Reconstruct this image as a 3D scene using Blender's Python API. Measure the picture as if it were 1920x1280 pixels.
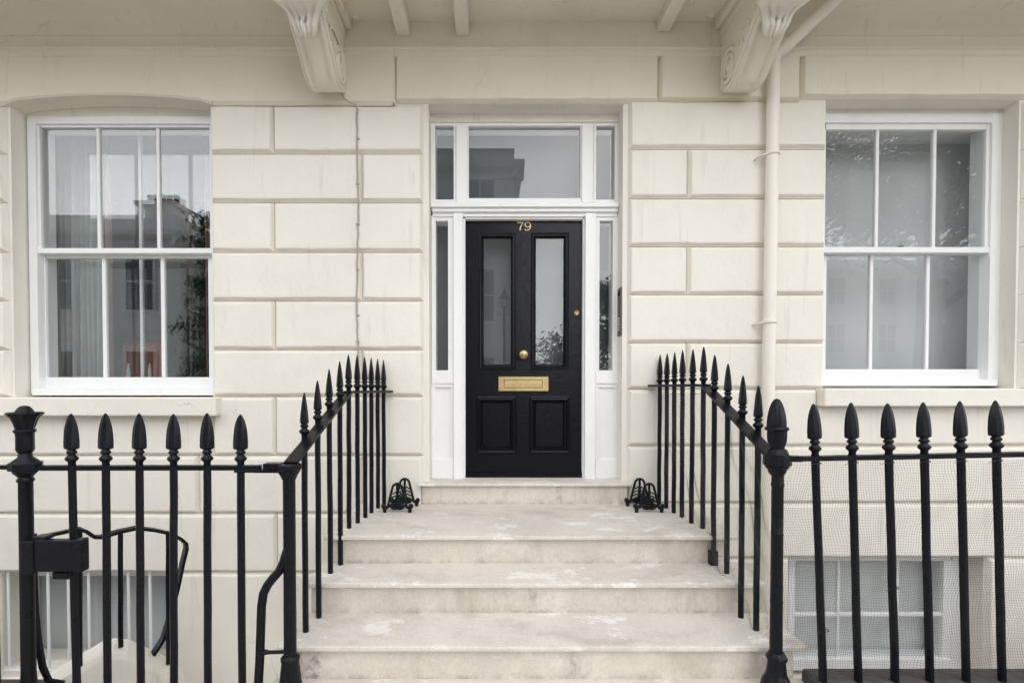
import bpy, bmesh, math, random
from mathutils import Vector, Matrix
R = math.radians
random.seed(7)
for o in list(bpy.data.objects): bpy.data.objects.remove(o)
sc = bpy.context.scene
COL = sc.collection

# ------------------------------------------------------------------ camera
F, CX, Y0, PITCH, EYE = 950.0, 915.0, 728.0, R(1.0), 1.54
CY = Y0 + F*math.tan(PITCH)
cam = bpy.data.cameras.new('camera'); co = bpy.data.objects.new('camera', cam); COL.objects.link(co)
cam.sensor_width = 36; cam.sensor_fit = 'HORIZONTAL'; cam.lens = F/1920*36
cam.shift_x = (960-CX)/1920; cam.shift_y = (CY-640)/1920
cam.clip_start = .05; cam.clip_end = 1500
co.location = (0, 0, EYE); co.rotation_euler = (R(90)-PITCH, 0, 0)
sc.camera = co

# ------------------------------------------------------------------ light
SUN_EL, SUN_AZ = R(33), R(165)          # azimuth clockwise from +Y: behind the viewer, a little to the right
w = bpy.data.worlds.new('World'); sc.world = w; w.use_nodes = True
nt = w.node_tree; nt.nodes.clear()
out = nt.nodes.new('ShaderNodeOutputWorld'); bg = nt.nodes.new('ShaderNodeBackground')
sky = nt.nodes.new('ShaderNodeTexSky'); sky.sky_type = 'NISHITA'; sky.sun_disc = False
sky.sun_elevation = SUN_EL; sky.sun_rotation = SUN_AZ; sky.air_density = 1.0; sky.dust_density = .5; sky.ozone_density = 1.0
hs = nt.nodes.new('ShaderNodeHueSaturation'); hs.inputs['Saturation'].default_value = .24
tc = nt.nodes.new('ShaderNodeTexCoord'); nz = nt.nodes.new('ShaderNodeTexNoise'); nz.inputs['Scale'].default_value = 2.2
nz.inputs['Detail'].default_value = 6; nz.inputs['Roughness'].default_value = .55
mp = nt.nodes.new('ShaderNodeMapping'); mp.inputs['Scale'].default_value = (1, 1, 2.4)
rp = nt.nodes.new('ShaderNodeValToRGB')
rp.color_ramp.elements[0].position = .3; rp.color_ramp.elements[0].color = (.74, .77, .82, 1)
rp.color_ramp.elements[1].position = .7; rp.color_ramp.elements[1].color = (1.1, 1.09, 1.07, 1)
mx = nt.nodes.new('ShaderNodeMixRGB'); mx.blend_type = 'MULTIPLY'; mx.inputs[0].default_value = 1
L = nt.links.new
L(sky.outputs[0], hs.inputs['Color']); L(tc.outputs['Generated'], mp.inputs[0]); L(mp.outputs[0], nz.inputs['Vector'])
L(nz.outputs['Fac'], rp.inputs[0]); L(hs.outputs[0], mx.inputs[1]); L(rp.outputs[0], mx.inputs[2])
L(mx.outputs[0], bg.inputs[0]); L(bg.outputs[0], out.inputs[0]); bg.inputs[1].default_value = .14
sl = bpy.data.lights.new('sun', 'SUN'); sl.energy = 1.25; sl.angle = R(130); sl.color = (1, .935, .85)
so = bpy.data.objects.new('sun', sl); COL.objects.link(so)
sd = Vector((math.sin(SUN_AZ)*math.cos(SUN_EL), math.cos(SUN_AZ)*math.cos(SUN_EL), math.sin(SUN_EL)))
so.rotation_euler = (-sd).to_track_quat('-Z', 'Y').to_euler(); so.location = (0, -5, 20)
sc.view_settings.view_transform = 'Standard'; sc.view_settings.look = 'None'
sc.view_settings.gamma = 1; sc.view_settings.use_curve_mapping = False; sc.view_settings.exposure = 1.32
sc.render.engine = 'CYCLES'
sc.cycles.max_bounces = 10; sc.cycles.diffuse_bounces = 5; sc.cycles.transparent_max_bounces = 24
sc.cycles.glossy_bounces = 4

# ------------------------------------------------------------------ photo pixel -> point at depth Y
def P(px, py, Y):
    a, b = (px-CX)/F, (CY-py)/F
    t = Y/(math.cos(PITCH)+b*math.sin(PITCH))
    return Vector((a*t, Y, EYE+t*(-math.sin(PITCH)+b*math.cos(PITCH))))
def WX(px, Y, py=Y0): return P(px, py, Y).x
def WZ(py, Y): return P(CX, py, Y).z

# ------------------------------------------------------------------ materials
def new_mat(name):
    m = bpy.data.materials.new(name); m.use_nodes = True
    return m, m.node_tree, m.node_tree.nodes['Principled BSDF']
def node(t, ty, **kw):
    n = t.nodes.new(ty)
    for k, v in kw.items(): n.inputs[k].default_value = v
    return n
def noise(t, scale, detail=4, rough=.55, stretch=None, seed=0):
    c = t.nodes.new('ShaderNodeTexCoord'); g = t.nodes.new('ShaderNodeNewGeometry')
    m = t.nodes.new('ShaderNodeMapping'); t.links.new(g.outputs['Position'], m.inputs[0])
    m.inputs['Location'].default_value = (seed*3.1, seed*1.7, seed*2.3)
    if stretch: m.inputs['Scale'].default_value = stretch
    n = node(t, 'ShaderNodeTexNoise', Scale=scale, Detail=detail, Roughness=rough)
    t.links.new(m.outputs[0], n.inputs['Vector']); return n.outputs['Fac']
def ramp(t, fac, stops):
    r = t.nodes.new('ShaderNodeValToRGB'); t.links.new(fac, r.inputs[0])
    e = r.color_ramp.elements
    e[0].position, e[0].color = stops[0][0], (*stops[0][1], 1)
    e[1].position, e[1].color = stops[-1][0], (*stops[-1][1], 1)
    for p, c in stops[1:-1]:
        q = e.new(p); q.color = (*c, 1)
    return r.outputs[0]
def mix(t, fac, a, b, mode='MIX'):
    m = t.nodes.new('ShaderNodeMixRGB'); m.blend_type = mode
    for i, v in enumerate((fac, a, b)):
        if hasattr(v, 'links') or hasattr(v, 'is_output'): t.links.new(v, m.inputs[i])
        elif i == 0: m.inputs[0].default_value = v
        else: m.inputs[i].default_value = (*v, 1)
    return m.outputs[0]
def bump(t, b, fac, strength, dist=.01, prev=None):
    n = node(t, 'ShaderNodeBump', Strength=strength, Distance=dist); t.links.new(fac, n.inputs['Height'])
    if prev: t.links.new(prev, n.inputs['Normal'])
    t.links.new(n.outputs[0], b.inputs['Normal']); return n.outputs[0]
G = lambda v: (v, v, v)
def stucco(name, col, dirt=.205):
    m, t, b = new_mat(name)
    c = ramp(t, noise(t, 1.3, 5, seed=1), [(.3, tuple(x*.95 for x in col)), (.7, tuple(min(1, x*1.03) for x in col))])
    st = ramp(t, noise(t, 5, 7, .7, (1, 1, .45), 4), [(.56, G(0)), (.8, G(1))])
    sm = mix(t, 1, st, G(dirt), 'MULTIPLY')
    c = mix(t, sm, c, (col[0]*.62, col[1]*.57, col[2]*.5))
    rs = ramp(t, noise(t, 9, 5, .6, (1.6, 1, .16), 21), [(.6, G(0)), (.78, G(1))])
    c = mix(t, mix(t, 1, rs, G(dirt*2.2), 'MULTIPLY'), c, (col[0]*.66, col[1]*.62, col[2]*.56))
    vo = node(t, 'ShaderNodeTexVoronoi', Scale=.9); vo.feature = 'DISTANCE_TO_EDGE'
    g2 = t.nodes.new('ShaderNodeNewGeometry'); nw = node(t, 'ShaderNodeTexNoise', Scale=5.0, Detail=5.0); t.links.new(g2.outputs['Position'], nw.inputs['Vector'])
    va = t.nodes.new('ShaderNodeVectorMath'); va.operation = 'MULTIPLY_ADD'
    t.links.new(nw.outputs['Color'], va.inputs[0]); va.inputs[1].default_value = (.22, .22, .22); t.links.new(g2.outputs['Position'], va.inputs[2]); t.links.new(va.outputs[0], vo.inputs['Vector'])
    ck = ramp(t, vo.outputs['Distance'], [(.0, G(1)), (.003, G(0))])
    ckm = mix(t, 1, ck, ramp(t, noise(t, .9, 3, .5, None, 31), [(.58, G(0)), (.68, G(.25 if dirt > .21 else .5))]), 'MULTIPLY')
    c = mix(t, ckm, c, (col[0]*.45, col[1]*.4, col[2]*.34))
    sp = ramp(t, noise(t, 60, 2, .5, None, 9), [(.74, G(0)), (.79, G(1))])
    spm = mix(t, 1, sp, G(.22), 'MULTIPLY')
    c = mix(t, spm, c, (.33, .28, .22))
    L(c, b.inputs['Base Color']) if False else t.links.new(c, b.inputs['Base Color'])
    b.inputs['Roughness'].default_value = .62; b.inputs['Specular IOR Level'].default_value = .3
    p = bump(t, b, noise(t, 2.5, 3, .5, None, 2), .5, .02)
    p = bump(t, b, noise(t, 22, 4, .6, None, 3), .35, .006, p)
    bump(t, b, noise(t, 160, 2, .5, None, 5), .18, .0015, p)
    return m
def paint(name, col, rough=.4, dirt=.1, bs=.2, spec=.45):
    m, t, b = new_mat(name)
    st = ramp(t, noise(t, 9, 6, .65, (1, 1, .4), 6), [(.5, G(0)), (.78, G(1))])
    c = mix(t, mix(t, 1, st, G(dirt), 'MULTIPLY'), col, tuple(x*.6 for x in col))
    t.links.new(c, b.inputs['Base Color'])
    b.inputs['Roughness'].default_value = rough; b.inputs['Specular IOR Level'].default_value = spec
    p = bump(t, b, noise(t, 18, 4, .6, None, 3), bs, .004)
    bump(t, b, noise(t, 140, 2, .5, None, 5), bs*.6, .001, p)
    return m
M = {}
M['cream'] = stucco('cream_stucco', (.785, .755, .685))
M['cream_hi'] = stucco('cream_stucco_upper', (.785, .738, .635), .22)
M['white'] = paint('white_gloss_paint', (.83, .835, .84), .35, .14)
M['cream_gloss'] = paint('cream_pipe_paint', (.785, .752, .672), .4, .12)
M['black'] = paint('black_iron_paint', (.0075, .0085, .012), .36, .0, .55, .5)
M['door'] = paint('black_door_paint', (.0045, .005, .0075), .22, .0, .5, .17)
# iron: specks of chipped paint and worn dusty upper faces
def iron():
    m, t, b = new_mat('worn_black_iron')
    sp = ramp(t, noise(t, 95, 3, .6, None, 3), [(.71, G(0)), (.75, G(1))])
    c = mix(t, mix(t, 1, sp, G(.35), 'MULTIPLY'), (.0052, .006, .009), (.12, .115, .11))
    rs = ramp(t, noise(t, 7, 5, .7, None, 8), [(.62, G(0)), (.75, G(1))])
    c = mix(t, mix(t, 1, rs, G(.25), 'MULTIPLY'), c, (.035, .028, .022))
    t.links.new(c, b.inputs['Base Color'])
    rr = ramp(t, noise(t, 14, 4, .6, None, 5), [(.3, G(.24)), (.7, G(.42))])
    t.links.new(rr, b.inputs['Roughness']); b.inputs['Specular IOR Level'].default_value = .2
    p = bump(t, b, noise(t, 40, 4, .65, None, 2), .5, .003)
    bump(t, b, noise(t, 150, 2, .5, None, 6), .4, .0012, p)
    return m
M['iron'] = iron()
def limestone(name, base, streak=False):
    m, t, b = new_mat(name)
    c = ramp(t, noise(t, 2.6, 7, .6, None, 1), [(.25, tuple(x*.88 for x in base)), (.5, base), (.75, tuple(min(1, x*1.07) for x in base))])
    gr = ramp(t, noise(t, 70, 5, .7, None, 19), [(.35, tuple(.88 for _ in 'abc')), (.65, G(1.0))])
    c = mix(t, 1, c, gr, 'MULTIPLY')
    lt = ramp(t, noise(t, 5.5, 8, .72, (.6, 1, 1), 6), [(.575, G(0)), (.60, G(1))])
    c = mix(t, mix(t, 1, lt, G(.25 if streak else .8), 'MULTIPLY'), c, (.8, .785, .755))
    dk = ramp(t, noise(t, 4, 8, .75, (1, 1, .35) if streak else (.5, 1, 1), 11), [(.5, G(0)), (.72, G(1))])
    c = mix(t, mix(t, 1, dk, G(.5), 'MULTIPLY'), c, (.29, .25, .2))
    sp = ramp(t, noise(t, 45, 4, .6, None, 13), [(.68, G(0)), (.76, G(1))])
    c = mix(t, mix(t, 1, sp, G(.4), 'MULTIPLY'), c, (.16, .14, .12))
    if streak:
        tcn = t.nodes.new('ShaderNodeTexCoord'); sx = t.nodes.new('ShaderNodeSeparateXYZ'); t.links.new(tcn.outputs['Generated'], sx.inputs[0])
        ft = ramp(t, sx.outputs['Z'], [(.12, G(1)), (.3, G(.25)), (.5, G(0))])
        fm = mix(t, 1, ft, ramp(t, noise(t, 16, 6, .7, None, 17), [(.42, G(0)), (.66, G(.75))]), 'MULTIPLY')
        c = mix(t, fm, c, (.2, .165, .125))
        vs_ = ramp(t, noise(t, 7, 3, .5, (1, 1, .02), 27), [(.62, G(0)), (.68, G(1))])
        c = mix(t, mix(t, 1, vs_, ramp(t, noise(t, 30, 5, .7, None, 7), [(.4, G(0)), (.65, G(.8))]), 'MULTIPLY'), c, (.22, .19, .16))
    t.links.new(c, b.inputs['Base Color']); b.inputs['Roughness'].default_value = .75; b.inputs['Specular IOR Level'].default_value = .25
    p = bump(t, b, noise(t, 14, 6, .65, None, 3), .35, .006)
    bump(t, b, noise(t, 120, 3, .6, None, 4), .3, .0015, p)
    return m
M['tread'] = limestone('limestone_tread', (.68, .645, .59))
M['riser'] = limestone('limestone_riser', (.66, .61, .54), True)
def brass():
    m, t, b = new_mat('lacquered_brass')
    c = ramp(t, noise(t, 30, 4, .6, None, 2), [(.3, (.42, .32, .155)), (.7, (.53, .425, .23))])
    t.links.new(c, b.inputs['Base Color']); b.inputs['Metallic'].default_value = 1; b.inputs['Roughness'].default_value = .36
    bump(t, b, noise(t, 60, 3, .5, None, 3), .15, .001); return m
M['brass'] = brass()
def plain(name, col, rough=.6, spec=.3, var=.12, sc_=6, bs=.15):
    m, t, b = new_mat(name)
    c = ramp(t, noise(t, sc_, 5, .6, None, 3), [(.3, tuple(x*(1-var) for x in col)), (.7, tuple(min(1, x*(1+var)) for x in col))])
    t.links.new(c, b.inputs['Base Color']); b.inputs['Roughness'].default_value = rough; b.inputs['Specular IOR Level'].default_value = spec
    bump(t, b, noise(t, 60, 4, .6, None, 5), bs, .002); return m
M['steel'] = plain('dark_bronze_panel', (.09, .065, .05), .35, .5)
M['button'] = plain('steel_button', (.6, .57, .5), .3, .5)
M['dark'] = plain('dark_gap', (.01, .01, .01), .8)
M['room'] = plain('room_wall', (.16, .17, .18), .8)
M['roomfloor'] = plain('room_floor', (.06, .045, .035), .5)
M['sheer'] = plain('sheer_curtain', (.62, .66, .64), .9)
M['pink'] = plain('pink_curtain', (.52, .33, .29), .9)
M['blind'] = plain('grey_blind', (.62, .63, .64), .8, .2, .03, 3)
M['blind_pale'] = plain('pale_blind', (.8, .8, .79), .8, .2, .03, 3)
M['screen'] = plain('obscured_screen', (.17, .18, .19), .8, .2, .05, 3)
M['orange'] = plain('orange_fabric', (.55, .09, .025), .8)
M['candle'] = plain('white_wax', (.8, .78, .72), .5)
M['net'] = plain('grey_net_cord', (.085, .075, .065), .7)
M['cable'] = plain('painted_cable', (.42, .39, .34), .6)
M['asphalt'] = plain('asphalt', (.05, .05, .052), .85, .25, .25, 40, .5)
M['plinth'] = plain('dark_plinth_stone', (.075, .072, .07), .85, .25, .3, 25, .4)
M['pave'] = plain('york_stone_paving', (.5, .47, .41), .85, .2, .15, 3)
M['kerb'] = plain('granite_kerb', (.33, .32, .3), .8, .2, .2, 20)
M['area'] = plain('area_concrete', (.34, .33, .31), .85, .2, .2, 4)
M['opp'] = stucco('far_cream_stucco', (.76, .75, .70))
M['opp2'] = stucco('far_white_stucco', (.8, .79, .76))
M['slate'] = plain('slate', (.07, .075, .085), .7)
M['pot'] = plain('terracotta_pot', (.16, .07, .045), .8)
M['bark'] = plain('bark', (.09, .07, .05), .9, .2, .3, 15, .5)
M['leaf'] = plain('leaf', (.055, .085, .03), .6, .3, .35, 1.2)
M['leaf2'] = plain('leaf_dark', (.035, .06, .03), .6, .3, .35, 1.2)
def glass(name, wob=.12, ior=1.5, tint=(.955, .965, .965)):
    m = bpy.data.materials.new(name); m.use_nodes = True; t = m.node_tree; t.nodes.clear()
    o = t.nodes.new('ShaderNodeOutputMaterial'); mx = t.nodes.new('ShaderNodeMixShader')
    tr = t.nodes.new('ShaderNodeBsdfTransparent'); tr.inputs[0].default_value = (*tint, 1)
    gl = t.nodes.new('ShaderNodeBsdfGlossy'); gl.inputs['Roughness'].default_value = .0
    # Schlick reflectance from |N.I|, the same from both faces of the sheet
    ge = t.nodes.new('ShaderNodeNewGeometry'); dt = t.nodes.new('ShaderNodeVectorMath'); dt.operation = 'DOT_PRODUCT'
    t.links.new(ge.outputs['Normal'], dt.inputs[0]); t.links.new(ge.outputs['Incoming'], dt.inputs[1])
    def mth(op, a, b=None):
        q = t.nodes.new('ShaderNodeMath'); q.operation = op
        for i, v in enumerate((a, b)):
            if v is None: continue
            if isinstance(v, (int, float)): q.inputs[i].default_value = v
            else: t.links.new(v, q.inputs[i])
        return q.outputs[0]
    r0 = ((ior-1)/(ior+1))**2
    fac = mth('ADD', mth('MULTIPLY', mth('POWER', mth('SUBTRACT', 1.0, mth('ABSOLUTE', dt.outputs['Value'])), 5.0), 1-r0), r0)
    bp = node(t, 'ShaderNodeBump', Strength=wob, Distance=.004)
    t.links.new(noise(t, 2.2, 2, .4, None, 3), bp.inputs['Height']); t.links.new(bp.outputs[0], gl.inputs['Normal'])
    t.links.new(fac, mx.inputs[0]); t.links.new(tr.outputs[0], mx.inputs[1]); t.links.new(gl.outputs[0], mx.inputs[2])
    t.links.new(mx.outputs[0], o.inputs[0]); return m
M['glass'] = glass('window_glass', .05, 1.85)
M['glass_clear'] = glass('clear_window_glass', .0, 1.5)
M['glass_flat'] = glass('plate_glass', .015, 1.58)

# ------------------------------------------------------------------ mesh helpers
class MB:
    def __init__(s): s.v, s.f, s.sm = [], [], []
    def add(s, vs, fs, smooth=False):
        n = len(s.v); s.v += [tuple(v) for v in vs]; s.f += [tuple(i+n for i in f) for f in fs]; s.sm += [smooth]*len(fs); return s
    def box(s, x0, x1, y0, y1, z0, z1, bev=0):
        x0, x1 = sorted((x0, x1)); y0, y1 = sorted((y0, y1)); z0, z1 = sorted((z0, z1))
        if bev:
            b = min(bev, (x1-x0)*.4, (y1-y0)*.4, (z1-z0)*.4)
            bm = bmesh.new(); bmesh.ops.create_cube(bm, size=1)
            for v in bm.verts: v.co = Vector(((x0+x1)/2+v.co.x*(x1-x0), (y0+y1)/2+v.co.y*(y1-y0), (z0+z1)/2+v.co.z*(z1-z0)))
            bmesh.ops.bevel(bm, geom=bm.edges[:], offset=b, segments=1, affect='EDGES')
            bm.verts.index_update(); s.add([v.co for v in bm.verts], [[v.index for v in f.verts] for f in bm.faces]); bm.free(); return s
        vs = [(x, y, z) for x in (x0, x1) for y in (y0, y1) for z in (z0, z1)]
        return s.add(vs, [(0, 1, 3, 2), (4, 6, 7, 5), (0, 4, 5, 1), (2, 3, 7, 6), (0, 2, 6, 4), (1, 5, 7, 3)])
    def rect(s, x0, y0, x1, y1, Yf, Yb, bev=.002):         # rectangle read off the photo, at depth Yf, real thickness to Yb
        xm, ym = (x0+x1)/2, (y0+y1)/2
        return s.box(P(x0, ym, Yf).x, P(x1, ym, Yf).x, Yf, Yb, P(xm, y1, Yf).z, P(xm, y0, Yf).z, bev)
    def lathe(s, prof, at=(0, 0, 0), n=16, smooth=True, sx=1, sy=1, wob=None, lean=(0, 0), rot=0):
        vs, fs = [], []
        for r, z in prof:
            for k in range(n):
                a = 2*math.pi*k/n+rot; rr = r*(wob(a, z) if wob else 1)
                vs.append((at[0]+rr*math.cos(a)*sx+lean[0]*z, at[1]+rr*math.sin(a)*sy+lean[1]*z, at[2]+z))
        for i in range(len(prof)-1):
            for k in range(n):
                fs.append((i*n+k, i*n+(k+1) % n, (i+1)*n+(k+1) % n, (i+1)*n+k))
        s.add(vs, fs, smooth)
        s.add(vs[:n], [tuple(range(n))[::-1]]); s.add(vs[-n:], [tuple(range(n))]); return s
    def tube(s, pts, r, n=8, smooth=True, flat=None):
        pts = [Vector(p) for p in pts]; rs = r if isinstance(r, (list, tuple)) else [r]*len(pts)
        vs, fs = [], []; up = None
        for i, p in enumerate(pts):
            d = (pts[min(i+1, len(pts)-1)]-pts[max(i-1, 0)]).normalized()
            if up is None:
                up = Vector((0, 0, 1)) if abs(d.z) < .9 else Vector((0, 1, 0))
            a = d.cross(up).normalized(); b = a.cross(d).normalized(); up = b
            for k in range(n):
                t = 2*math.pi*(k+.5)/n; ca, sa = math.cos(t), math.sin(t)
                if flat: vs.append(p+a*ca*flat[0]*1.414+b*sa*flat[1]*1.414)
                else: vs.append(p+(a*ca+b*sa)*rs[i])
        for i in range(len(pts)-1):
            for k in range(n): fs.append((i*n+k, i*n+(k+1) % n, (i+1)*n+(k+1) % n, (i+1)*n+k))
        s.add(vs, fs, smooth and not flat)
        s.add(vs[:n], [tuple(range(n))[::-1]]); s.add(vs[-n:], [tuple(range(n))]); return s
    def prism(s, poly, axis, a0, a1):                     # poly of 2-D points extruded along x or y
        n = len(poly)
        mk = (lambda q, a: (a, q[0], q[1])) if axis == 'x' else (lambda q, a: (q[0], a, q[1]))
        vs = [mk(q, a0) for q in poly]+[mk(q, a1) for q in poly]
        fs = [tuple(range(n)), tuple(range(n, 2*n))[::-1]]+[(i, (i+1) % n, n+(i+1) % n, n+i) for i in range(n)]
        return s.add(vs, fs)
    def build(s, name, mat, parent=None, origin=None):
        me = bpy.data.meshes.new(name); me.from_pydata(s.v, [], s.f); me.validate()
        bm = bmesh.new(); bm.from_mesh(me); 
        sm = list(s.sm)
        bmesh.ops.recalc_face_normals(bm, faces=bm.faces[:]); bm.to_mesh(me); bm.free()
        if len(sm) == len(me.polygons):
            me.polygons.foreach_set('use_smooth', sm)
        me.materials.append(mat)
        o = bpy.data.objects.new(name, me); COL.objects.link(o)
        if origin is not None:
            me.transform(Matrix.Translation(-Vector(origin))); o.location = origin
        if parent:
            o.parent = parent
            q = parent; off = Vector((0, 0, 0))
            while q: off += q.location; q = q.parent
            o.location = o.location-off
        return o
def thing(name, label, cat, loc=(0, 0, 0), group=None):
    o = bpy.data.objects.new(name, None); COL.objects.link(o); o.location = loc
    o['label'] = label; o['category'] = cat
    if group: o['group'] = group
    return o
def tag(o, label, cat, group=None):
    o['label'] = label; o['category'] = cat
    if group: o['group'] = group
    return o
def struct(o): o['kind'] = 'structure'; return o
def block(x0, x1, z0, z1, yf, yb, c=.021, d=.036, sides='LRTB', jit=.0015):
    """chamfered stone: V edges on the named sides"""
    g = .0015
    cl, cr, ct, cb = [(c if q in sides else .004) for q in 'LRTB']
    nx, nz_ = max(2, int((x1-x0)/.13)), max(2, int((z1-z0)/.12))
    seed = random.uniform(0, 99)
    def wav(t): return jit*(math.sin(t*9+seed)+.7*math.sin(t*23+seed*3))+random.uniform(-jit, jit)*.6-(random.uniform(.002, .005) if random.random() < .05 else 0)
    def ring(l, r, b, t, y, amp):
        A, B, C_, D = x0+l, x1-r, z0+b, z1-t; out = []
        for i in range(nx): u = i/nx; out.append((A+(B-A)*u, C_-amp*wav(A+(B-A)*u), 0, 1))
        for i in range(nz_): u = i/nz_; out.append((B+amp*wav(C_+5+(D-C_)*u), C_+(D-C_)*u, 1, 0))
        for i in range(nx): u = i/nx; out.append((B-(B-A)*u, D+amp*wav(B+9-(B-A)*u), 0, -1))
        for i in range(nz_): u = i/nz_; out.append((A-amp*wav(D+3-(D-C_)*u), D-(D-C_)*u, -1, 0))
        return [(p[0], y+(random.uniform(-.0006, .0006) if amp else 0), p[1]) for p in out]
    rs = [ring(cl+.012, cr+.012, cb+.012, ct+.012, yf-.0012, 0), ring(cl+.004, cr+.004, cb+.004, ct+.004, yf-.0006, .6), ring(cl-.001, cr-.001, cb-.001, ct-.001, yf+.002, 1), ring(g, g, g, g, yf+d, 0), ring(g, g, g, g, yb, 0)]
    n = 2*(nx+nz_); m = MB(); fs = [tuple(range(n))]
    for r in range(4):
        for k in range(n): fs.append((r*n+k, r*n+(k+1) % n, r*n+n+(k+1) % n, r*n+n+k))
    fs.append(tuple(range(4*n, 5*n))[::-1])
    m.add([p for r in rs for p in r], fs); return m

# ------------------------------------------------------------------ levels and depths
YW = 3.72          # face of the stone blocks
YC = 3.762         # wall core behind the joints
YF = 3.90          # door frame and window frames
YG = 2.25          # front railing line
Z_LAND, Z_T2, Z_T3, Z_T4 = EYE-.85, EYE-1.022, EYE-1.194, EYE-1.366
Z_THR = EYE-.69
Y_LAND, Y_T2, Y_T3, Y_T4 = 2.915, 2.645, 2.329, 2.02
Z_PL = EYE-1.31
Z_AREA = -1.35

# ------------------------------------------------------------------ ground
def sheet(name, x0, x1, y0, y1, z0, z1, mat): return struct(MB().box(x0, x1, y0, y1, z0, z1).build(name, M[mat]))
sheet('ground', -400, 400, -500, 1.0, -.35, -.14, 'asphalt')
sheet('road', -80, 80, -6.6, -2.75, -.2, -.12, 'asphalt')
pv = sheet('pavement', -40, 40, -2.6, 2.02, -.3, 0, 'pave')
sheet('kerb', -40, 40, -2.75, -2.6, -.3, -.002, 'kerb')
sheet('far_pavement', -40, 40, -10.6, -6.75, -.3, 0, 'pave')
sheet('far_kerb', -40, 40, -6.75, -6.6, -.3, -.002, 'kerb')
sheet('area_floor', -9, 10, 2.3, 4.2, Z_AREA-.2, Z_AREA, 'area')
# ------------------------------------------------------------------ the house
house = thing('townhouse', 'cream stucco townhouse front with rusticated blocks around a black panelled front door', 'house', (0.28, YC, 0))
HX0, HX1 = -5.4, 5.6
Z_SOF = WZ(40, YW); Z_TOP = Z_SOF+.35
LW = (WX(18, YW), WX(391.5, YW, 470), WZ(746, YW), WZ(174, YW))        # left window opening x0 x1 z0 z1
RW = (WX(1552, YW, 470), WX(1917, YW, 470), WZ(728, YW), WZ(182, YW))
DO = (WX(803, YW, 500), WX(1170, YW, 500), Z_LAND-.4, WZ(190, YW))
LB = (WX(-14, YW), WX(316, YW, 1160), WZ(1262, YW), WZ(1076, YW))
RB = (WX(1483, YW, 1150), WX(1853, YW, 1150), WZ(1290, YW), WZ(1047, YW))
def wall_holes(holes, x0, x1, z0, z1, yf, yb):
    m = MB()
    xs = sorted({x0, x1, *[h[0] for h in holes], *[h[1] for h in holes]}); zs = sorted({z0, z1, *[h[2] for h in holes], *[h[3] for h in holes]})
    inh = lambda x, z: any(h[0] < x < h[1] and h[2] < z < h[3] for h in holes)
    for i in range(len(xs)-1):
        for k in range(len(zs)-1):
            if inh((xs[i]+xs[i+1])/2, (zs[k]+zs[k+1])/2): continue
            m.add([(xs[i], yf, zs[k]), (xs[i+1], yf, zs[k]), (xs[i+1], yf, zs[k+1]), (xs[i], yf, zs[k+1])], [(0, 1, 2, 3)])
            m.add([(xs[i], yb, zs[k]), (xs[i+1], yb, zs[k]), (xs[i+1], yb, zs[k+1]), (xs[i], yb, zs[k+1])], [(3, 2, 1, 0)])
    for a, b, c, d in holes:
        q = [(a, c), (b, c), (b, d), (a, d)]
        for k in range(4):
            (xa, za), (xb, zb) = q[k], q[(k+1) % 4]
            m.add([(xa, yf, za), (xb, yf, zb), (xb, yb, zb), (xa, yb, za)], [(0, 1, 2, 3)])
    return m
wall_holes([LW, RW, DO, LB, RB], HX0, HX1, Z_AREA, Z_TOP, YC, 4.08).build('wall', M['cream'], house)

def pxz(ys): return [WZ(y, YW) for y in ys]
LJ = pxz([195, 285.5, 377.5, 471, 563, 655, 743, 854, 963, 1074])
RJ = pxz([187, 277, 370, 460.5, 551, 642, 729, 836, 943.5, 1047])
def brow(xs, z1, z0, sides_l='L', sides_r='R'):
    for i in range(len(xs)-1):
        block(xs[i], xs[i+1], z0, z1, YW, 3.80).build('stone_block', M['cream'], house)
X = lambda px: WX(px, YW, 500)
lA, lB = X(394.5), X(793)
for r in range(6):
    cuts = [512] if r % 2 == 0 else [677]
    z0 = LJ[r+1]
    brow([lA]+[X(c) for c in cuts]+[lB], LJ[r], z0)
    brow([HX0, X(-190 if r % 2 else -60)+.0, X(9)], LJ[r], z0)
SILL_L = WZ(782, YW)
for r, cuts in ((6, [512]), (7, [-180, 366, 677]), (8, [-60, 513])):
    if r == 6:      # the sill cuts into this course
        brow([lA]+[X(c) for c in cuts]+[lB], LJ[6], LJ[7]); block(HX0, X(-200), LJ[7], LJ[6], YW, 3.8).build('stone_block', M['cream'], house)
        block(X(-200), X(120), LJ[7], WZ(775, YW), YW, 3.80, sides='LRB').build('stone_block', M['cream'], house)
        block(X(120), lA, LJ[7], WZ(775, YW), YW, 3.80, sides='LRB').build('stone_block', M['cream'], house)
    else:
        brow([HX0]+[X(c) for c in cuts]+[lB], LJ[r], LJ[r+1])
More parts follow.
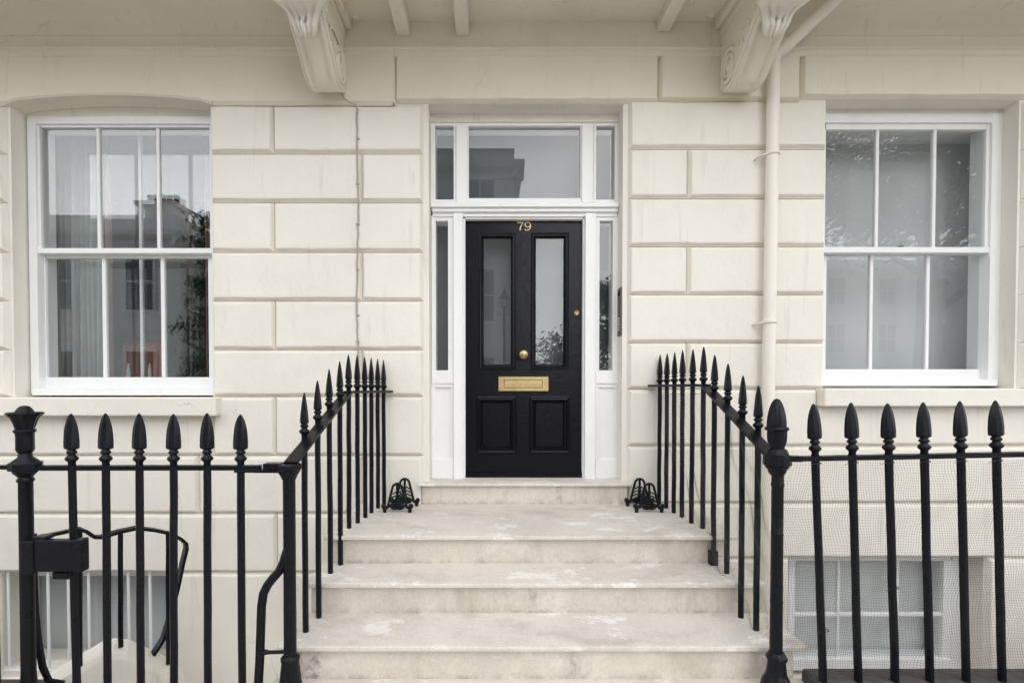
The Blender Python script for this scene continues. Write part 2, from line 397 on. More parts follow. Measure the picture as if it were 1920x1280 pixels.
# plain lower wall under the last joint (left)
block(LB[1]+.005, lB, Z_AREA, LJ[9], YW+.003, 3.80, sides='T').build('plinth_block', M['cream'], house)
block(HX0, LB[0]-.005, Z_AREA, LJ[9], YW+.003, 3.80, sides='T').build('plinth_block', M['cream'], house)
block(LB[0]-.003, LB[1]+.003, Z_AREA, LB[2]-.05, YW+.003, 3.80, sides='').build('plinth_block', M['cream'], house)
rA, rB = X(1179), X(1550)
for r in range(6):
    cuts = [1291] if r % 2 else []
    brow([rA]+[X(c) for c in cuts]+[rB], RJ[r], RJ[r+1])
    brow([X(1921), X(2080 if r % 2 else 2240), HX1], RJ[r], RJ[r+1])
for r, cuts in ((6, []), (7, [2100]), (8, [1960])):
    if r == 6:
        brow([rA, X(1538)], RJ[6], RJ[7])
        block(X(1538), X(1800), RJ[7], WZ(760, YW), YW, 3.80, sides='RB').build('stone_block', M['cream'], house)
        block(X(1800), HX1, RJ[7], WZ(760, YW), YW, 3.80, sides='LB').build('stone_block', M['cream'], house)
    else: brow([rA]+[X(c) for c in cuts]+[HX1], RJ[r], RJ[r+1])
block(rA, RB[0]-.004, Z_AREA, RJ[9], YW+.003, 3.8, sides='TR').build('plinth_block', M['cream'], house)
block(RB[1]+.004, HX1, Z_AREA, RJ[9], YW+.003, 3.8, sides='TL').build('plinth_block', M['cream'], house)
block(RB[0]-.003, RB[1]+.003, Z_AREA, RB[2]-.05, YW+.003, 3.8, sides='').build('plinth_block', M['cream'], house)
# frieze course; the first stone is cut to a flat arch over the left window
zf1 = WZ(100, YW)
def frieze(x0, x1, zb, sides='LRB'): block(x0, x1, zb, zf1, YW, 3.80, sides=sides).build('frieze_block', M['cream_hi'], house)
def arch_block():
    m = MB(); n = 18; a0, a1 = LW[0]-.02, LW[1]+.03; zs, zc = WZ(190, YW), WZ(177, YW)
    xs = [HX0]+[a0+(a1-a0)*k/n for k in range(n+1)]+[X(737)]
    zz = [LJ[0]]+[zs+(zc-zs)*(1-(2*k/n-1)**2) for k in range(n+1)]+[LJ[0]]
    zz[0] = LJ[0]; zz[1] = LJ[0]; zz[n+1] = LJ[0]
    pr = [(YW+.022, 0), (YW+.002, .02), (YW, .028)]
    for i in range(len(xs)-1):
        inside = 1 <= i <= n
        yb = 3.93 if inside else 3.80
        A, B = xs[i], xs[i+1]; za, zb = zz[i], zz[i+1]
        p = [(yb, 0), (YW+.012 if inside else YW+.022, 0), (YW, .012 if inside else .022)]
        for k in range(2):
            m.add([(A, p[k][0], za+p[k][1]), (B, p[k][0], zb+p[k][1]), (B, p[k+1][0], zb+p[k+1][1]), (A, p[k+1][0], za+p[k+1][1])], [(0, 1, 2, 3)])
        m.add([(A, YW, za+p[2][1]), (B, YW, zb+p[2][1]), (B, YW, zf1), (A, YW, zf1)], [(0, 1, 2, 3)])
    e = X(737); m.add([(e, YW, LJ[0]+.022), (e+.018, YW+.022, LJ[0]), (e+.018, YW+.022, zf1), (e, YW, zf1)], [(0, 1, 2, 3)])
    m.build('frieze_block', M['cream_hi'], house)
arch_block()
frieze(X(740), X(1235), DO[3]-.0); frieze(X(1235), X(1501), RJ[0]); frieze(X(1501), HX1, RW[3])
# head pieces: close the gap between openings and frieze, string moulding, fascia
m = MB()
prof = [(YW+.05, WZ(106, YW)), (YW-.004, WZ(106, YW)), (YW-.012, WZ(103.5, YW)), (YW-.012, WZ(96, YW)), (YW-.024, WZ(94.5, YW)), (YW-.024, WZ(90.5, YW)), (YW-.006, WZ(89.5, YW)), (YW-.002, WZ(88, YW)), (YW+.05, WZ(88, YW))]
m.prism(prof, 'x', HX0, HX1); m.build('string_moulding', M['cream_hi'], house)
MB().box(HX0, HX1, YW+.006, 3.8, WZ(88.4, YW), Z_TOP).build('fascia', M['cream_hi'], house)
# ------------------------------------------------------------------ balcony, beams, brackets
BY = 2.78
bal = MB().box(HX0, HX1, BY, YW+.04, Z_SOF, Z_SOF+.22)
for x0, x1 in ((HX0, WX(560, YW)), (WX(1465, YW), HX1)):      # cove between wall and soffit outside the brackets
    pts = [(YW+.02, Z_SOF+.001)]+[(YW-.13+.13*math.sin(a), Z_SOF-.10+.10*math.cos(a)) for a in [k*math.pi/16 for k in range(9)]]+[(YW+.02, Z_SOF-.10)]
    bal.prism(pts, 'x', x0, x1)
bal.box(HX0, HX1, BY-.08, BY, Z_SOF-.02, Z_SOF+.26)
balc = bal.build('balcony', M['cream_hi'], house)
zb = WZ(68, YW)
def beam(x0, x1, z0):
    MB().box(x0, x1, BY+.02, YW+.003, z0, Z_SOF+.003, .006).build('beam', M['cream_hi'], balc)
beam(WX(744, YW, 68), WX(769, YW, 68), zb); beam(WX(855, YW, 68), WX(880, YW, 68), zb); beam(WX(1231, YW, 60), WX(1256, YW, 60), WZ(60, YW))
BLX, BRX = WX(648, YW, 130), WX(1350, YW, 130)
beam(BLX-.2, BLX+.004, WZ(52, YW)-.06); beam(BRX-.004, BRX+.2, WZ(52, YW)-.06)
beam(BLX+.004, BLX+.045, WZ(56, YW)); beam(BRX-.045, BRX-.004, WZ(56, YW))
for px, py in ((980, 22), (1290, 15), (660, 44), (1340, 38)):
    q = P(px, py, 3.6); MB().lathe([(.03, 0), (.026, -.006), (.012, -.012), (.004, -.014)], (q.x, (Z_SOF-EYE)*F/(Y0-py), Z_SOF+.001), 12).build('ceiling_boss', M['cream_hi'], balc)
def bracket(x0, x1, side):
    # console profile (projection, height) read from the photo
    E = EYE
    pr = [(0, 2.16), (.05, 2.125), (.12, 2.103), (.18, 2.102), (.225, 2.12), (.32, 2.19), (.42, 2.26), (.52, 2.325), (.64, 2.385), (.76, 2.46), (.86, 2.54), (.9, 2.62), (.9, 2.70)]
    # smooth the profile
    fine = []
    for i in range(len(pr)-1):
        p0, p1, p2, p3 = pr[max(i-1, 0)], pr[i], pr[i+1], pr[min(i+2, len(pr)-1)]
        for k in range(4):
            t = k/4
            fine.append(tuple(.5*(2*p1[j]+(p2[j]-p0[j])*t+(2*p0[j]-5*p1[j]+4*p2[j]-p3[j])*t*t+(3*p1[j]-p0[j]-3*p2[j]+p3[j])*t**3) for j in (0, 1)))
    fine.append(pr[-1])
    m = MB(); n = 14; vs = []; fs = []
    for (p, z) in fine:
        for k in range(n+1):
            u = k/n; x = x0+(x1-x0)*u
            # fluted front: two raised edge rolls and a shallow belly between them
            e = abs(2*u-1)
            h = .026*max(0, 1-((e-.8)/.17)**2) + .020*math.cos(e/.55*math.pi/2)*(e < .55) - .012*(e > .97)
            vs.append((x, YW+.01-p-h*(1 if p > .05 else p/.05), E+z-h*.5))
    for i in range(len(fine)-1):
        for k in range(n): fs.append((i*(n+1)+k, i*(n+1)+k+1, (i+1)*(n+1)+k+1, (i+1)*(n+1)+k))
    m.add(vs, fs, True)
    poly = [(YW+.01-p, E+z) for p, z in fine]+[(YW+.01, E+2.70)]
    for xx in (x0+.002, x1-.002):
        m.add([(xx, a, b) for a, b in poly], [tuple(range(len(poly)))])
    b = m.build('console_bracket', M['cream_hi'], house)
    # volutes on the cheeks
    for xx, sg in ((x0, -1), (x1, 1)):
        def spiral(cy, cz, r0, turns, dirn, rr):
            pts = []
            for k in range(int(turns*20)+1):
                a = k/20*2*math.pi; r = r0*(1-k/(turns*20)*.86)
                pts.append((xx+sg*.002, cy-r*math.sin(a*dirn+2.2)*.8, cz-r*math.cos(a*dirn+2.2)))
            return MB().tube(pts, [rr*(1-.5*k/len(pts)) for k in range(len(pts))], 6)
        s = spiral(YW-.135, E+2.245, .122, 2.6, 1, .02); s.lathe([(.03, -.008), (.03, .006), (.012, .014)], (0, 0, 0), 10)
        # move the eye of the volute on to the cheek
        nv = 10*3+20; vv = s.v[-nv:]; s.v[-nv:] = [(xx+sg*(z_-.002), YW-.135+x_, E+2.245+y_) for x_, y_, z_ in vv]
        pts = [(xx+sg*.003, YW-.02-p, E+z+.055-.02*(p > .6)) for p, z in fine[8:46]]
        s.tube(pts, .008, 6)
        pts = [(xx+sg*.002, YW+.01-p, E+z+.012) for p, z in fine[6:46]]
        s.tube(pts, .009, 6)
        for k in range(5):
            cy, cz = YW-.30-.09*k, E+2.30+.05*k
            s.tube([(xx+sg*.003, cy+.03*math.cos(a), cz+.03*math.sin(a)) for a in [q*.6 for q in range(7)]], [.011-.001*q for q in range(7)], 6)
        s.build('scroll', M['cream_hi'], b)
    # acanthus leaf lapping over the upper front
    m = MB(); nu, nv = 14, 22; vs = []; fs = []
    for i in range(nv+1):
        t = i/nv; idx = 25.2+t*19; k = min(int(idx), len(fine)-2); q = idx-k
        p = fine[k][0]*(1-q)+fine[k+1][0]*q; z = fine[k][1]*(1-q)+fine[k+1][1]*q
        lobes = 1+.13*math.cos(t*6*math.pi)
        half = (.03+.115*min(1, t*3.6)**.9)*lobes*(1-.08*t)
        for j in range(nu+1):
            u = 2*j/nu-1
            rid = .03*(1-abs(u))+.018*math.cos(u*5*math.pi)*(.4+.6*t)+.012*math.sin(t*19)+.03*t*math.sin(t*3)
            curl = -.05*max(0, abs(u)-.55)*t + (.035*(1-t*6) if t < .16 else 0)
            vs.append(((x0+x1)/2+u*half, YW-p-.012-rid*.7-(.02 if t < .1 else 0), E+z-.012-rid-curl))
    for i in range(nv):
        for j in range(nu): fs.append((i*(nu+1)+j, i*(nu+1)+j+1, (i+1)*(nu+1)+j+1, (i+1)*(nu+1)+j))
    m.add(vs, fs, True); lf = m.build('acanthus_leaf', M['cream_gloss'], b)
    sol = lf.modifiers.new('thickness', 'SOLIDIFY'); sol.thickness = .02; sol.offset = -1
bracket(BLX-.212, BLX, 1); bracket(BRX, BRX+.212, -1)

# ------------------------------------------------------------------ sills
MB().box(WX(-60, YW), WX(403, 3.63, 760), 3.63, 3.90, WZ(780, 3.63), WZ(745, 3.63), .008).build('window_sill', M['cream'], house)
MB().box(WX(1547, 3.63, 745), WX(2000, YW), 3.63, 3.90, WZ(762, 3.63), WZ(728.5, 3.63), .008).build('window_sill', M['cream'], house)

# ------------------------------------------------------------------ sash windows
def pane_box(par, x0, y0, x1, y1, Y, mat='glass'):
    m = MB().rect(x0, y0, x1, y1, Y, Y+.004, 0); m.build('pane', M[mat], par)
def sash_window_left():
    w_ = MB()      # box frame
    Yf = 3.88
    w_.rect(54, 219, 69, 738, Yf, 4.06); w_.rect(400, 219, 420, 738, Yf, 4.06)
    w_.rect(54, 218, 412, 232, Yf+.002, 4.06)
    w_.rect(60, 728, 404, 741, Yf-.04, 4.06)
    fr = w_.build('sash_window', M['white'], house)
    # upper sash, outer track; lower sash, inner track
    u = MB(); Yu, Yl = 3.90, 3.945
    u.rect(62, 232, 75.5, 474, Yu, Yu+.045); u.rect(393, 232, 409, 474, Yu, Yu+.045); u.rect(75.5, 232, 393, 239, Yu, Yu+.045)
    u.rect(57, 465, 404, 475, Yu-.012, Yu+.04, .004)
    u.build('upper_sash', M['white'], fr)
    l = MB()
    l.rect(71, 475, 86, 727, Yl, Yl+.045); l.rect(391, 475, 407, 727, Yl, Yl+.045); l.rect(86, 475, 391, 484, Yl+.001, Yl+.045); l.rect(71, 707, 400, 728, Yl-.003, Yl+.045)
    l.build('lower_sash', M['white'], fr)
    for x in (184, 296): MB().rect(x-3, 240, x+3, 466, Yu+.006, Yu+.04, .004).build('glazing_bar', M['white'], fr)
    for x in (195, 305): MB().rect(x-3.5, 484, x+3.5, 707, Yl+.006, Yl+.04, .004).build('glazing_bar', M['white'], fr)
    for a, b in ((75, 181), (187, 293), (299, 393)): pane_box(fr, a, 239, b, 466, Yu+.02)
    for a, b in ((85, 192), (198.5, 301.5), (308.5, 391.5)): pane_box(fr, a, 483, b, 708, Yl+.02)
    # inner secondary glazing
    s = MB(); Ys = 4.12
    s.rect(85, 250, 92, 722, Ys, Ys+.03); s.rect(261, 250, 266, 722, Ys, Ys+.03); s.rect(396, 250, 410, 722, Ys, Ys+.03); s.rect(85, 244, 400, 252, Ys, Ys+.03); s.rect(85, 716, 400, 722, Ys, Ys+.03)
    s.build('secondary_frame', M['white'], fr)
    pane_box(fr, 92, 252, 261, 716, Ys+.01); pane_box(fr, 266, 252, 396, 716, Ys+.01)
sash_window_left()
def sash_window_right():
    w_ = MB(); Yf = 3.88
    w_.rect(1530, 212, 1545, 722, Yf, 4.06); w_.rect(1857, 212, 1880, 722, Yf, 4.06); w_.rect(1530, 213, 1874, 230, Yf+.002, 4.06)
    w_.rect(1535, 711, 1870, 723, Yf-.04, 4.06)
    fr = w_.build('sash_window', M['white'], house)
    u = MB(); Yu, Yl = 3.90, 3.945
    u.rect(1848, 230, 1860, 474, Yu, Yu+.045); u.rect(1538, 230, 1548, 474, Yu, Yu+.045); u.rect(1538, 230, 1852, 243, Yu, Yu+.045)
    u.rect(1540, 463, 1858, 474, Yu-.012, Yu+.04, .004)
    hx = P(1857, 480, Yu-.005)
    u.prism([(Yu-.014, hx.z+.03), (Yu-.014, hx.z-.005), (Yu-.008, hx.z-.022), (Yu+.004, hx.z-.028), (Yu+.03, hx.z-.028), (Yu+.03, hx.z+.03)], 'x', hx.x-.018, hx.x+.018)
    u.build('upper_sash', M['white'], fr)
    l = MB()
    l.rect(1843, 475, 1858, 712, Yl, Yl+.045); l.rect(1536, 475, 1549, 712, Yl, Yl+.045); l.rect(1548, 472, 1845, 477, Yl, Yl+.045); l.rect(1536, 692, 1858, 712, Yl-.003, Yl+.045)
    l.build('lower_sash', M['white'], fr)
    for x in (1645, 1752.5): MB().rect(x-3, 243, x+3, 464, Yu+.006, Yu+.04, .004).build('glazing_bar', M['white'], fr)
    for x in (1634, 1740): MB().rect(x-3, 476, x+3, 693, Yl+.006, Yl+.04, .004).build('glazing_bar', M['white'], fr)
    for a, b in ((1547, 1642), (1648, 1749.5), (1755.5, 1849)): pane_box(fr, a, 242, b, 465, Yu+.02, 'glass_clear')
    for a, b in ((1548, 1631), (1637, 1737), (1743, 1844)): pane_box(fr, a, 476, b, 693, Yl+.02, 'glass_clear')
    q = P(1692, 462, Yu-.01); MB().box(q.x-.012, q.x+.012, Yu-.02, Yu+.02, q.z-.002, q.z+.012, .003).build('sash_fastener', M['brass'], fr)
    # panelled shutter box on the right and boarded head inside
    s = MB(); a = WX(1817, 4.26); b = WX(1850, 4.0)
    s.add([(b, 4.0, RW[2]-.02), (a, 4.28, RW[2]-.02), (a, 4.28, RW[3]+.2), (b, 4.0, RW[3]+.2), (b+.05, 4.0, RW[2]-.02), (a+.05, 4.28, RW[2]-.02), (a+.05, 4.28, RW[3]+.2), (b+.05, 4.0, RW[3]+.2)],
          [(0, 1, 2, 3), (4, 7, 6, 5), (0, 3, 7, 4), (1, 5, 6, 2), (3, 2, 6, 7), (0, 4, 5, 1)])
    s.box(WX(1520, 4.1), a, 4.0, 4.28, WZ(270, 4.26), WZ(270, 4.26)+.05)
    s.build('shutter_box', M['white'], fr)
sash_window_right()
def basement_windows():
    Yf = 3.86
    w_ = MB(); w_.rect(-20, 1076, 22, 1262, Yf, 4.0); w_.rect(311, 1076, 330, 1262, Yf, 4.0); w_.rect(-20, 1068, 330, 1079, Yf+.002, 4.0); w_.rect(-20, 1246, 330, 1262, Yf+.002, 4.0)
    fr = w_.build('basement_window', M['white'], house); pane_box(fr, 22, 1078, 312, 1250, Yf+.05, 'glass_clear')
    w_ = MB(); Yf = 3.90
    w_.rect(1478, 1042, 1490, 1254, Yf, 4.04); w_.rect(1768, 1050, 1784, 1246, Yf, 4.04); w_.rect(1478, 1040, 1784, 1051, Yf+.002, 4.04); w_.rect(1478, 1236, 1784, 1256, Yf-.02, 4.04)
    w_.rect(1784, 1030, 1816, 1262, Yf+.02, 4.04)
    fr = w_.build('basement_window', M['white'], house)
    for x in (1572, 1683): MB().rect(x-2.5, 1050, x+2.5, 1240, Yf+.012, Yf+.04, .003).build('glazing_bar', M['white'], fr)
    for x0, x1 in ((1490, 1569), (1575, 1680), (1686, 1768)):
        MB().rect(x0, 1149, x1, 1155, Yf+.008, Yf+.04, .003).build('glazing_bar', M['white'], fr)
        pane_box(fr, x0-1, 1050, x1+1, 1150, Yf+.03, 'glass_clear'); pane_box(fr, x0-1, 1154, x1+1, 1238, Yf+.03, 'glass_clear')
    # closed lining behind the right basement frame out to the jamb
    MB().box(WX(1810, 3.92), RB[1]+.1, 3.94, 4.06, RB[2]-.1, RB[3]+.1).build('window_lining', M['cream'], house)
basement_windows()
for (o_, yt) in ((LW, 221), (RW, 215), (DO, 230)):
    MB().box(o_[0]-.03, o_[1]+.03, YF-.012, 4.05, WZ(yt, YF), o_[3]+.06).build('opening_head', M['cream'], house)

# ------------------------------------------------------------------ door surround
ds = MB(); Yd = YF
ds.rect(808, 231, 816, 380, Yd, 4.06); ds.rect(1153, 231, 1162, 380, Yd, 4.06)
ds.rect(806, 228, 1166, 236, Yd+.002, 4.06)
ds.rect(855, 234, 876, 380, Yd-.012, 4.04, .004); ds.rect(1091, 234, 1113, 380, Yd-.012, 4.04, .004)
ds.rect(816, 374, 1154, 381, Yd+.004, 4.05)
ds.rect(1113, 234, 1118, 378, Yd+.008, 4.0); ds.rect(850.5, 234, 855, 378, Yd+.008, 4.0)
# transom: two steps
ds.rect(807, 379, 1161, 388, Yd-.05, 4.05, .005); ds.rect(809, 388, 1160, 397, Yd-.03, 4.05, .006)
ds.rect(811, 397, 1158, 406, Yd-.006, 4.05)
ds.rect(868, 404, 1098, 411, Yd+.01, 4.05)
# posts beside the door and sidelights
ds.rect(850, 399, 868, 898, Yd-.03, 4.05, .004); ds.rect(1097, 399, 1117, 898, Yd-.03, 4.05, .004)
ds.rect(867, 402, 872.5, 897, Yd+.01, 4.05); ds.rect(1092.5, 402, 1098, 897, Yd+.01, 4.05)
for a, b, g0, g1 in ((809, 851, 817, 840), (1116, 1159, 1124, 1149)):
    ds.rect(a, 404, g0, 700, Yd+.004, 4.04); ds.rect(g1, 404, b, 700, Yd+.004, 4.04); ds.rect(a, 404, b, 414, Yd+.006, 4.04); ds.rect(a, 694, b, 719, Yd-.008, 4.04, .004)
    ds.rect(a, 712, a+7, 868, Yd+.006, 4.03); ds.rect(b-7, 712, b, 868, Yd+.006, 4.03); ds.rect(a, 712, b, 726, Yd+.003, 4.03); ds.rect(a, 860, b, 898, Yd-.004, 4.03, .004)
    ds.rect(a+5, 718, b-5, 862, Yd+.022, 4.03)
surround = ds.build('door_surround', M['white'], house)
for x0, y0, x1, y1 in ((816, 236, 851, 377), (876, 236, 1091, 374), (1117, 234, 1154, 377), (816, 414, 841, 695), (1123, 413, 1150, 694)):
    pane_box(surround, x0, y0, x1, y1, Yd+.035, 'glass_flat')
# beads round the main fanlight
b_ = MB(); b_.rect(876, 234, 1091, 237.5, Yd+.01, 3.96); b_.rect(876, 371.5, 1091, 375, Yd+.01, 3.96); b_.rect(876, 236, 879, 373, Yd+.011, 3.96); b_.rect(1088, 236, 1091, 373, Yd+.011, 3.96)
b_.build('glazing_bead', M['white'], surround)

# ------------------------------------------------------------------ the door
YD = 3.955
dm = MB()
# stiles and rails around four openings
ho = [(902, 441, 963, 688), (1000, 441, 1062, 688), (899, 748, 963, 844), (998, 748, 1063, 844)]
rc = lambda r: (P(r[0], (r[1]+r[3])/2, YD).x, P(r[2], (r[1]+r[3])/2, YD).x, P((r[0]+r[2])/2, r[3], YD).z, P((r[0]+r[2])/2, r[1], YD).z)
hw = [rc(r) for r in ho]; dr = rc((872.5, 410, 1092.5, 897))
for q in (0, 2):     # line the rails up
    zz = (hw[q][2], hw[q][3]); hw[q+1] = (hw[q+1][0], hw[q+1][1], *zz)
dmesh = wall_holes(hw, dr[0], dr[1], dr[2], dr[3], YD, YD+.045)
door = dmesh.build('front_door', M['door'], house)
def moulding(h, raised):
    m = MB(); x0, x1, z0, z1 = h
    steps = [(-.022, 0), (-.022, -.012), (-.012, -.016), (-.004, -.012), (.004, -.014), (.010, -.006), (.018, .002), (.028, .014), (.03, .022)] if raised else [(-.018, 0), (-.018, -.010), (-.008, -.013), (.0, -.008), (.006, -.009), (.012, .004), (.02, .016), (.022, .024)]
    vs = []; fs = []
    for i, (ins, dy) in enumerate(steps):
        vs += [(x0+ins, YD+dy, z0+ins), (x1-ins, YD+dy, z0+ins), (x1-ins, YD+dy, z1-ins), (x0+ins, YD+dy, z1-ins)]
    for i in range(len(steps)-1):
        for k in range(4): fs.append((i*4+k, i*4+(k+1) % 4, i*4+4+(k+1) % 4, i*4+4+k))
    m.add(vs, fs); m.build('panel_moulding', M['door'], door)
for i, h in enumerate(hw):
    moulding(h, i > 1)
    if i < 2:
        MB().box(h[0]+.018, h[1]-.018, YD+.020, YD+.026, h[2]+.018, h[3]-.018).build('pane', M['glass_flat'], door)
    else:
        MB().box(h[0]-.002, h[1]+.002, YD+.020, YD+.036, h[2]-.002, h[3]+.002, .004).build('door_panel', M['door'], door)
MB().rect(872.8, 885.5, 1092.2, 897.5, YD-.035, YD+.03, .006).build('weather_bar', M['door'], door)
q = P(981, 665, YD)
MB().lathe([(.036, 0), (.036, .006), (.030, .010), (.014, .013), (.013, .035), (.022, .042), (.033, .052), (.037, .062), (.034, .072), (.022, .080), (.008, .083)], n=28).build('door_knob', M['brass'], None)
kn = bpy.data.objects['door_knob']; kn.data.transform(Matrix.Rotation(R(90), 4, 'X'))
kn.parent = door; kn.location = Vector((q.x, YD, q.z))
q = P(1081, 587, YD)
lk = MB().lathe([(.022, 0), (.022, .005), (.018, .012), (.013, .014), (.012, .011), (.007, .011), (.006, .009)], n=24).build('door_lock', M['brass'], None)
lk.data.transform(Matrix.Rotation(R(90), 4, 'X')); lk.parent = door; lk.location = Vector((q.x, YD, q.z))
def letter_box():
    m = MB(); a = rc((935, 706, 1028, 732.5)); fl = rc((945, 711.5, 1017, 727))
    m2 = wall_holes([fl], a[0], a[1], a[2], a[3], YD-.008, YD+.001)
    m2.add([(a[0], YD-.008, a[2]), (a[1], YD-.008, a[2]), (a[1], YD+.001, a[2]), (a[0], YD+.001, a[2])], [(0, 1, 2, 3)])
    m2.add([(a[0], YD-.008, a[3]), (a[1], YD-.008, a[3]), (a[1], YD+.001, a[3]), (a[0], YD+.001, a[3])], [(0, 1, 2, 3)])
    for x in a[:2]: m2.add([(x, YD-.008, a[2]), (x, YD-.008, a[3]), (x, YD+.001, a[3]), (x, YD+.001, a[2])], [(0, 1, 2, 3)])
    m2.box(fl[0]+.002, fl[1]-.002, YD-.004, YD+.006, fl[2]+.002, fl[3]-.002, .002)
    m2.build('letter_box', M['brass'], door)
letter_box()
def digits():
    z0, z1 = WZ(432.5, YD), WZ(416.5, YD); h = z1-z0
    y = YD-.004
    def stroke(m, pts, ws):
        m.tube([(a, y, b) for a, b in pts], ws, 6, True)
    xa = WX(970, YD, 424); wd = WX(981.5, YD, 424)-xa
    m = MB()
    stroke(m, [(xa, z1-.18*h), (xa+.02*wd, z1-.06*h), (xa+.12*wd, z1-.05*h), (xa+.5*wd, z1-.09*h), (xa+wd, z1-.03*h)], [.003, .004, .0055, .005, .003])
    stroke(m, [(xa+wd, z1-.03*h), (xa+.72*wd, z1-.33*h), (xa+.52*wd, z1-.62*h), (xa+.44*wd, z0+.03*h)], [.003, .004, .0055, .0065])
    m.build('door_number', M['num'], door)
    xb = WX(983.5, YD, 424); we = WX(995.5, YD, 424)-xb
    m = MB(); c = (xb+.48*we, z1-.32*h); rx, rz = .42*we, .29*h
    pts = [(c[0]+rx*math.cos(a), c[1]+rz*math.sin(a)) for a in [k*math.pi/8 for k in range(17)]]
    stroke(m, pts, [.0035+.002*abs(math.cos(k*math.pi/8)) for k in range(17)])
    stroke(m, [(c[0]+rx, c[1]), (c[0]+rx*1.05, c[1]-.25*h), (c[0]+rx*.6, z0+.1*h), (c[0], z0+.02*h), (c[0]-rx*.8, z0+.07*h), (c[0]-rx*.95, z0+.17*h)], [.0055, .0055, .0045, .004, .005, .0055])
    m.build('door_number', M['num'], door)
M['num'] = plain('pale_gilt_number', (.75, .62, .36), .3, .6); 
digits()

# ------------------------------------------------------------------ rooms behind the glass (parts of the house)
def room(x0, x1, z0, z1, y0, y1, mat='room'):
    m = MB(); v = [(x, y, z) for x in (x0, x1) for y in (y0, y1) for z in (z0, z1)]
    m.add(v, [(0, 1, 3, 2), (4, 6, 7, 5), (2, 3, 7, 6), (1, 5, 7, 3), (0, 2, 6, 4)])
    # return of the room's front wall up to the openings is the wall itself
    m.build('room_lining', M[mat], house)
room(-5.2, -1.0, .3, 4.1, 4.085, 7.0); room(-.9, 1.6, .8, 4.1, 4.085, 7.5); room(1.9, 5.4, .3, 4.1, 4.085, 6.0)
room(-5.2, -1.0, Z_AREA, .2, 4.085, 6.0); room(1.0, 5.4, Z_AREA, .2, 4.085, 6.0)

# ------------------------------------------------------------------ steps
steps = thing('entrance_steps', 'flight of stained cream limestone steps rising to the black front door', 'steps', (.25, 3.0, 0))
SX0, SX1 = -.93, 1.41
def slab(x0, x1, yf, yb, z0, z1):
    m = MB(); n = 110; vs = []; fs = []; sd = random.uniform(0, 50); chip = 0
    for i in range(n+1):
        x = x0+(x1-x0)*i/n; u = (i/n-.5)*2
        wear = -.0035*max(0, 1-(u*1.3)**2)+.0012*math.sin(x*7+sd)+.0008*math.sin(x*31+sd)
        if random.random() < .06: chip = random.uniform(.002, .008)
        else: chip *= .4
        j = random.uniform(-.0006, .0006)
        vs += [(x, yb, z0), (x, yf+.004, z0), (x, yf+j+chip*.3, z0+.004), (x, yf+j+chip*.5, z1-.006-chip+wear), (x, yf+.005+chip, z1-.0015-chip*.5+wear), (x, yf+.02+chip, z1+wear), (x, yf+.12, z1+wear*.5), (x, yb, z1)]
    for i in range(n):
        for k in range(8): fs.append((i*8+k, i*8+(k+1) % 8, i*8+8+(k+1) % 8, i*8+8+k))
    fs += [tuple(range(8)), tuple(range(n*8, n*8+8))[::-1]]
    return m.add(vs, fs)
for (yf, yb, z, e) in ((Y_LAND, YW-.002, Z_LAND, 0), (Y_T2, Y_LAND+.04, Z_T2, .012), (Y_T3, Y_T2+.04, Z_T3, .03), (Y_T4, Y_T3+.04, Z_T4, .05)):
    m = slab(SX0-e-.02, SX1+e+.04, yf, yb, z-.027, z)
    m.build('tread' if z != Z_LAND else 'landing_slab', M['tread'], steps)
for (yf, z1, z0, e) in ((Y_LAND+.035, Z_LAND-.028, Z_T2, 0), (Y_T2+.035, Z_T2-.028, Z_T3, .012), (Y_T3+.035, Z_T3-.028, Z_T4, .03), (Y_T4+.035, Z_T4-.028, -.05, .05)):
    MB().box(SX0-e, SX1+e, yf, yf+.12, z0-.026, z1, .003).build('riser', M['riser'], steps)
tx0, tx1 = WX(783, 3.685, 905), WX(1186, 3.685, 905)
slab(tx0, tx1, 3.685, 4.06, Z_THR-.024, Z_THR).build('threshold_slab', M['tread'], steps)
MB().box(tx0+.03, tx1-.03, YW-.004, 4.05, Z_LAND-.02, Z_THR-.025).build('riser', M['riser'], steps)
MB().box(SX0+.02, SX1-.02, Y_LAND+.16, YW-.004, Z_AREA, Z_LAND-.03).build('stair_wall', M['cream'], steps)
MB().box(SX0+.012, SX1-.012, Y_T3+.16, Y_LAND+.159, Z_AREA, Z_T3-.03).build('stair_wall', M['cream'], steps)

# ------------------------------------------------------------------ plinths under the railings, left area steps parapet
struct(MB().box(SX1+.06, 6, 2.0, 2.36, Z_AREA, Z_PL, .01).build('plinth', M['plinth']))
struct(MB().box(-6, WX(58, YG), 2.0, 2.36, Z_AREA, Z_PL-.05, .01).build('plinth', M['plinth']))

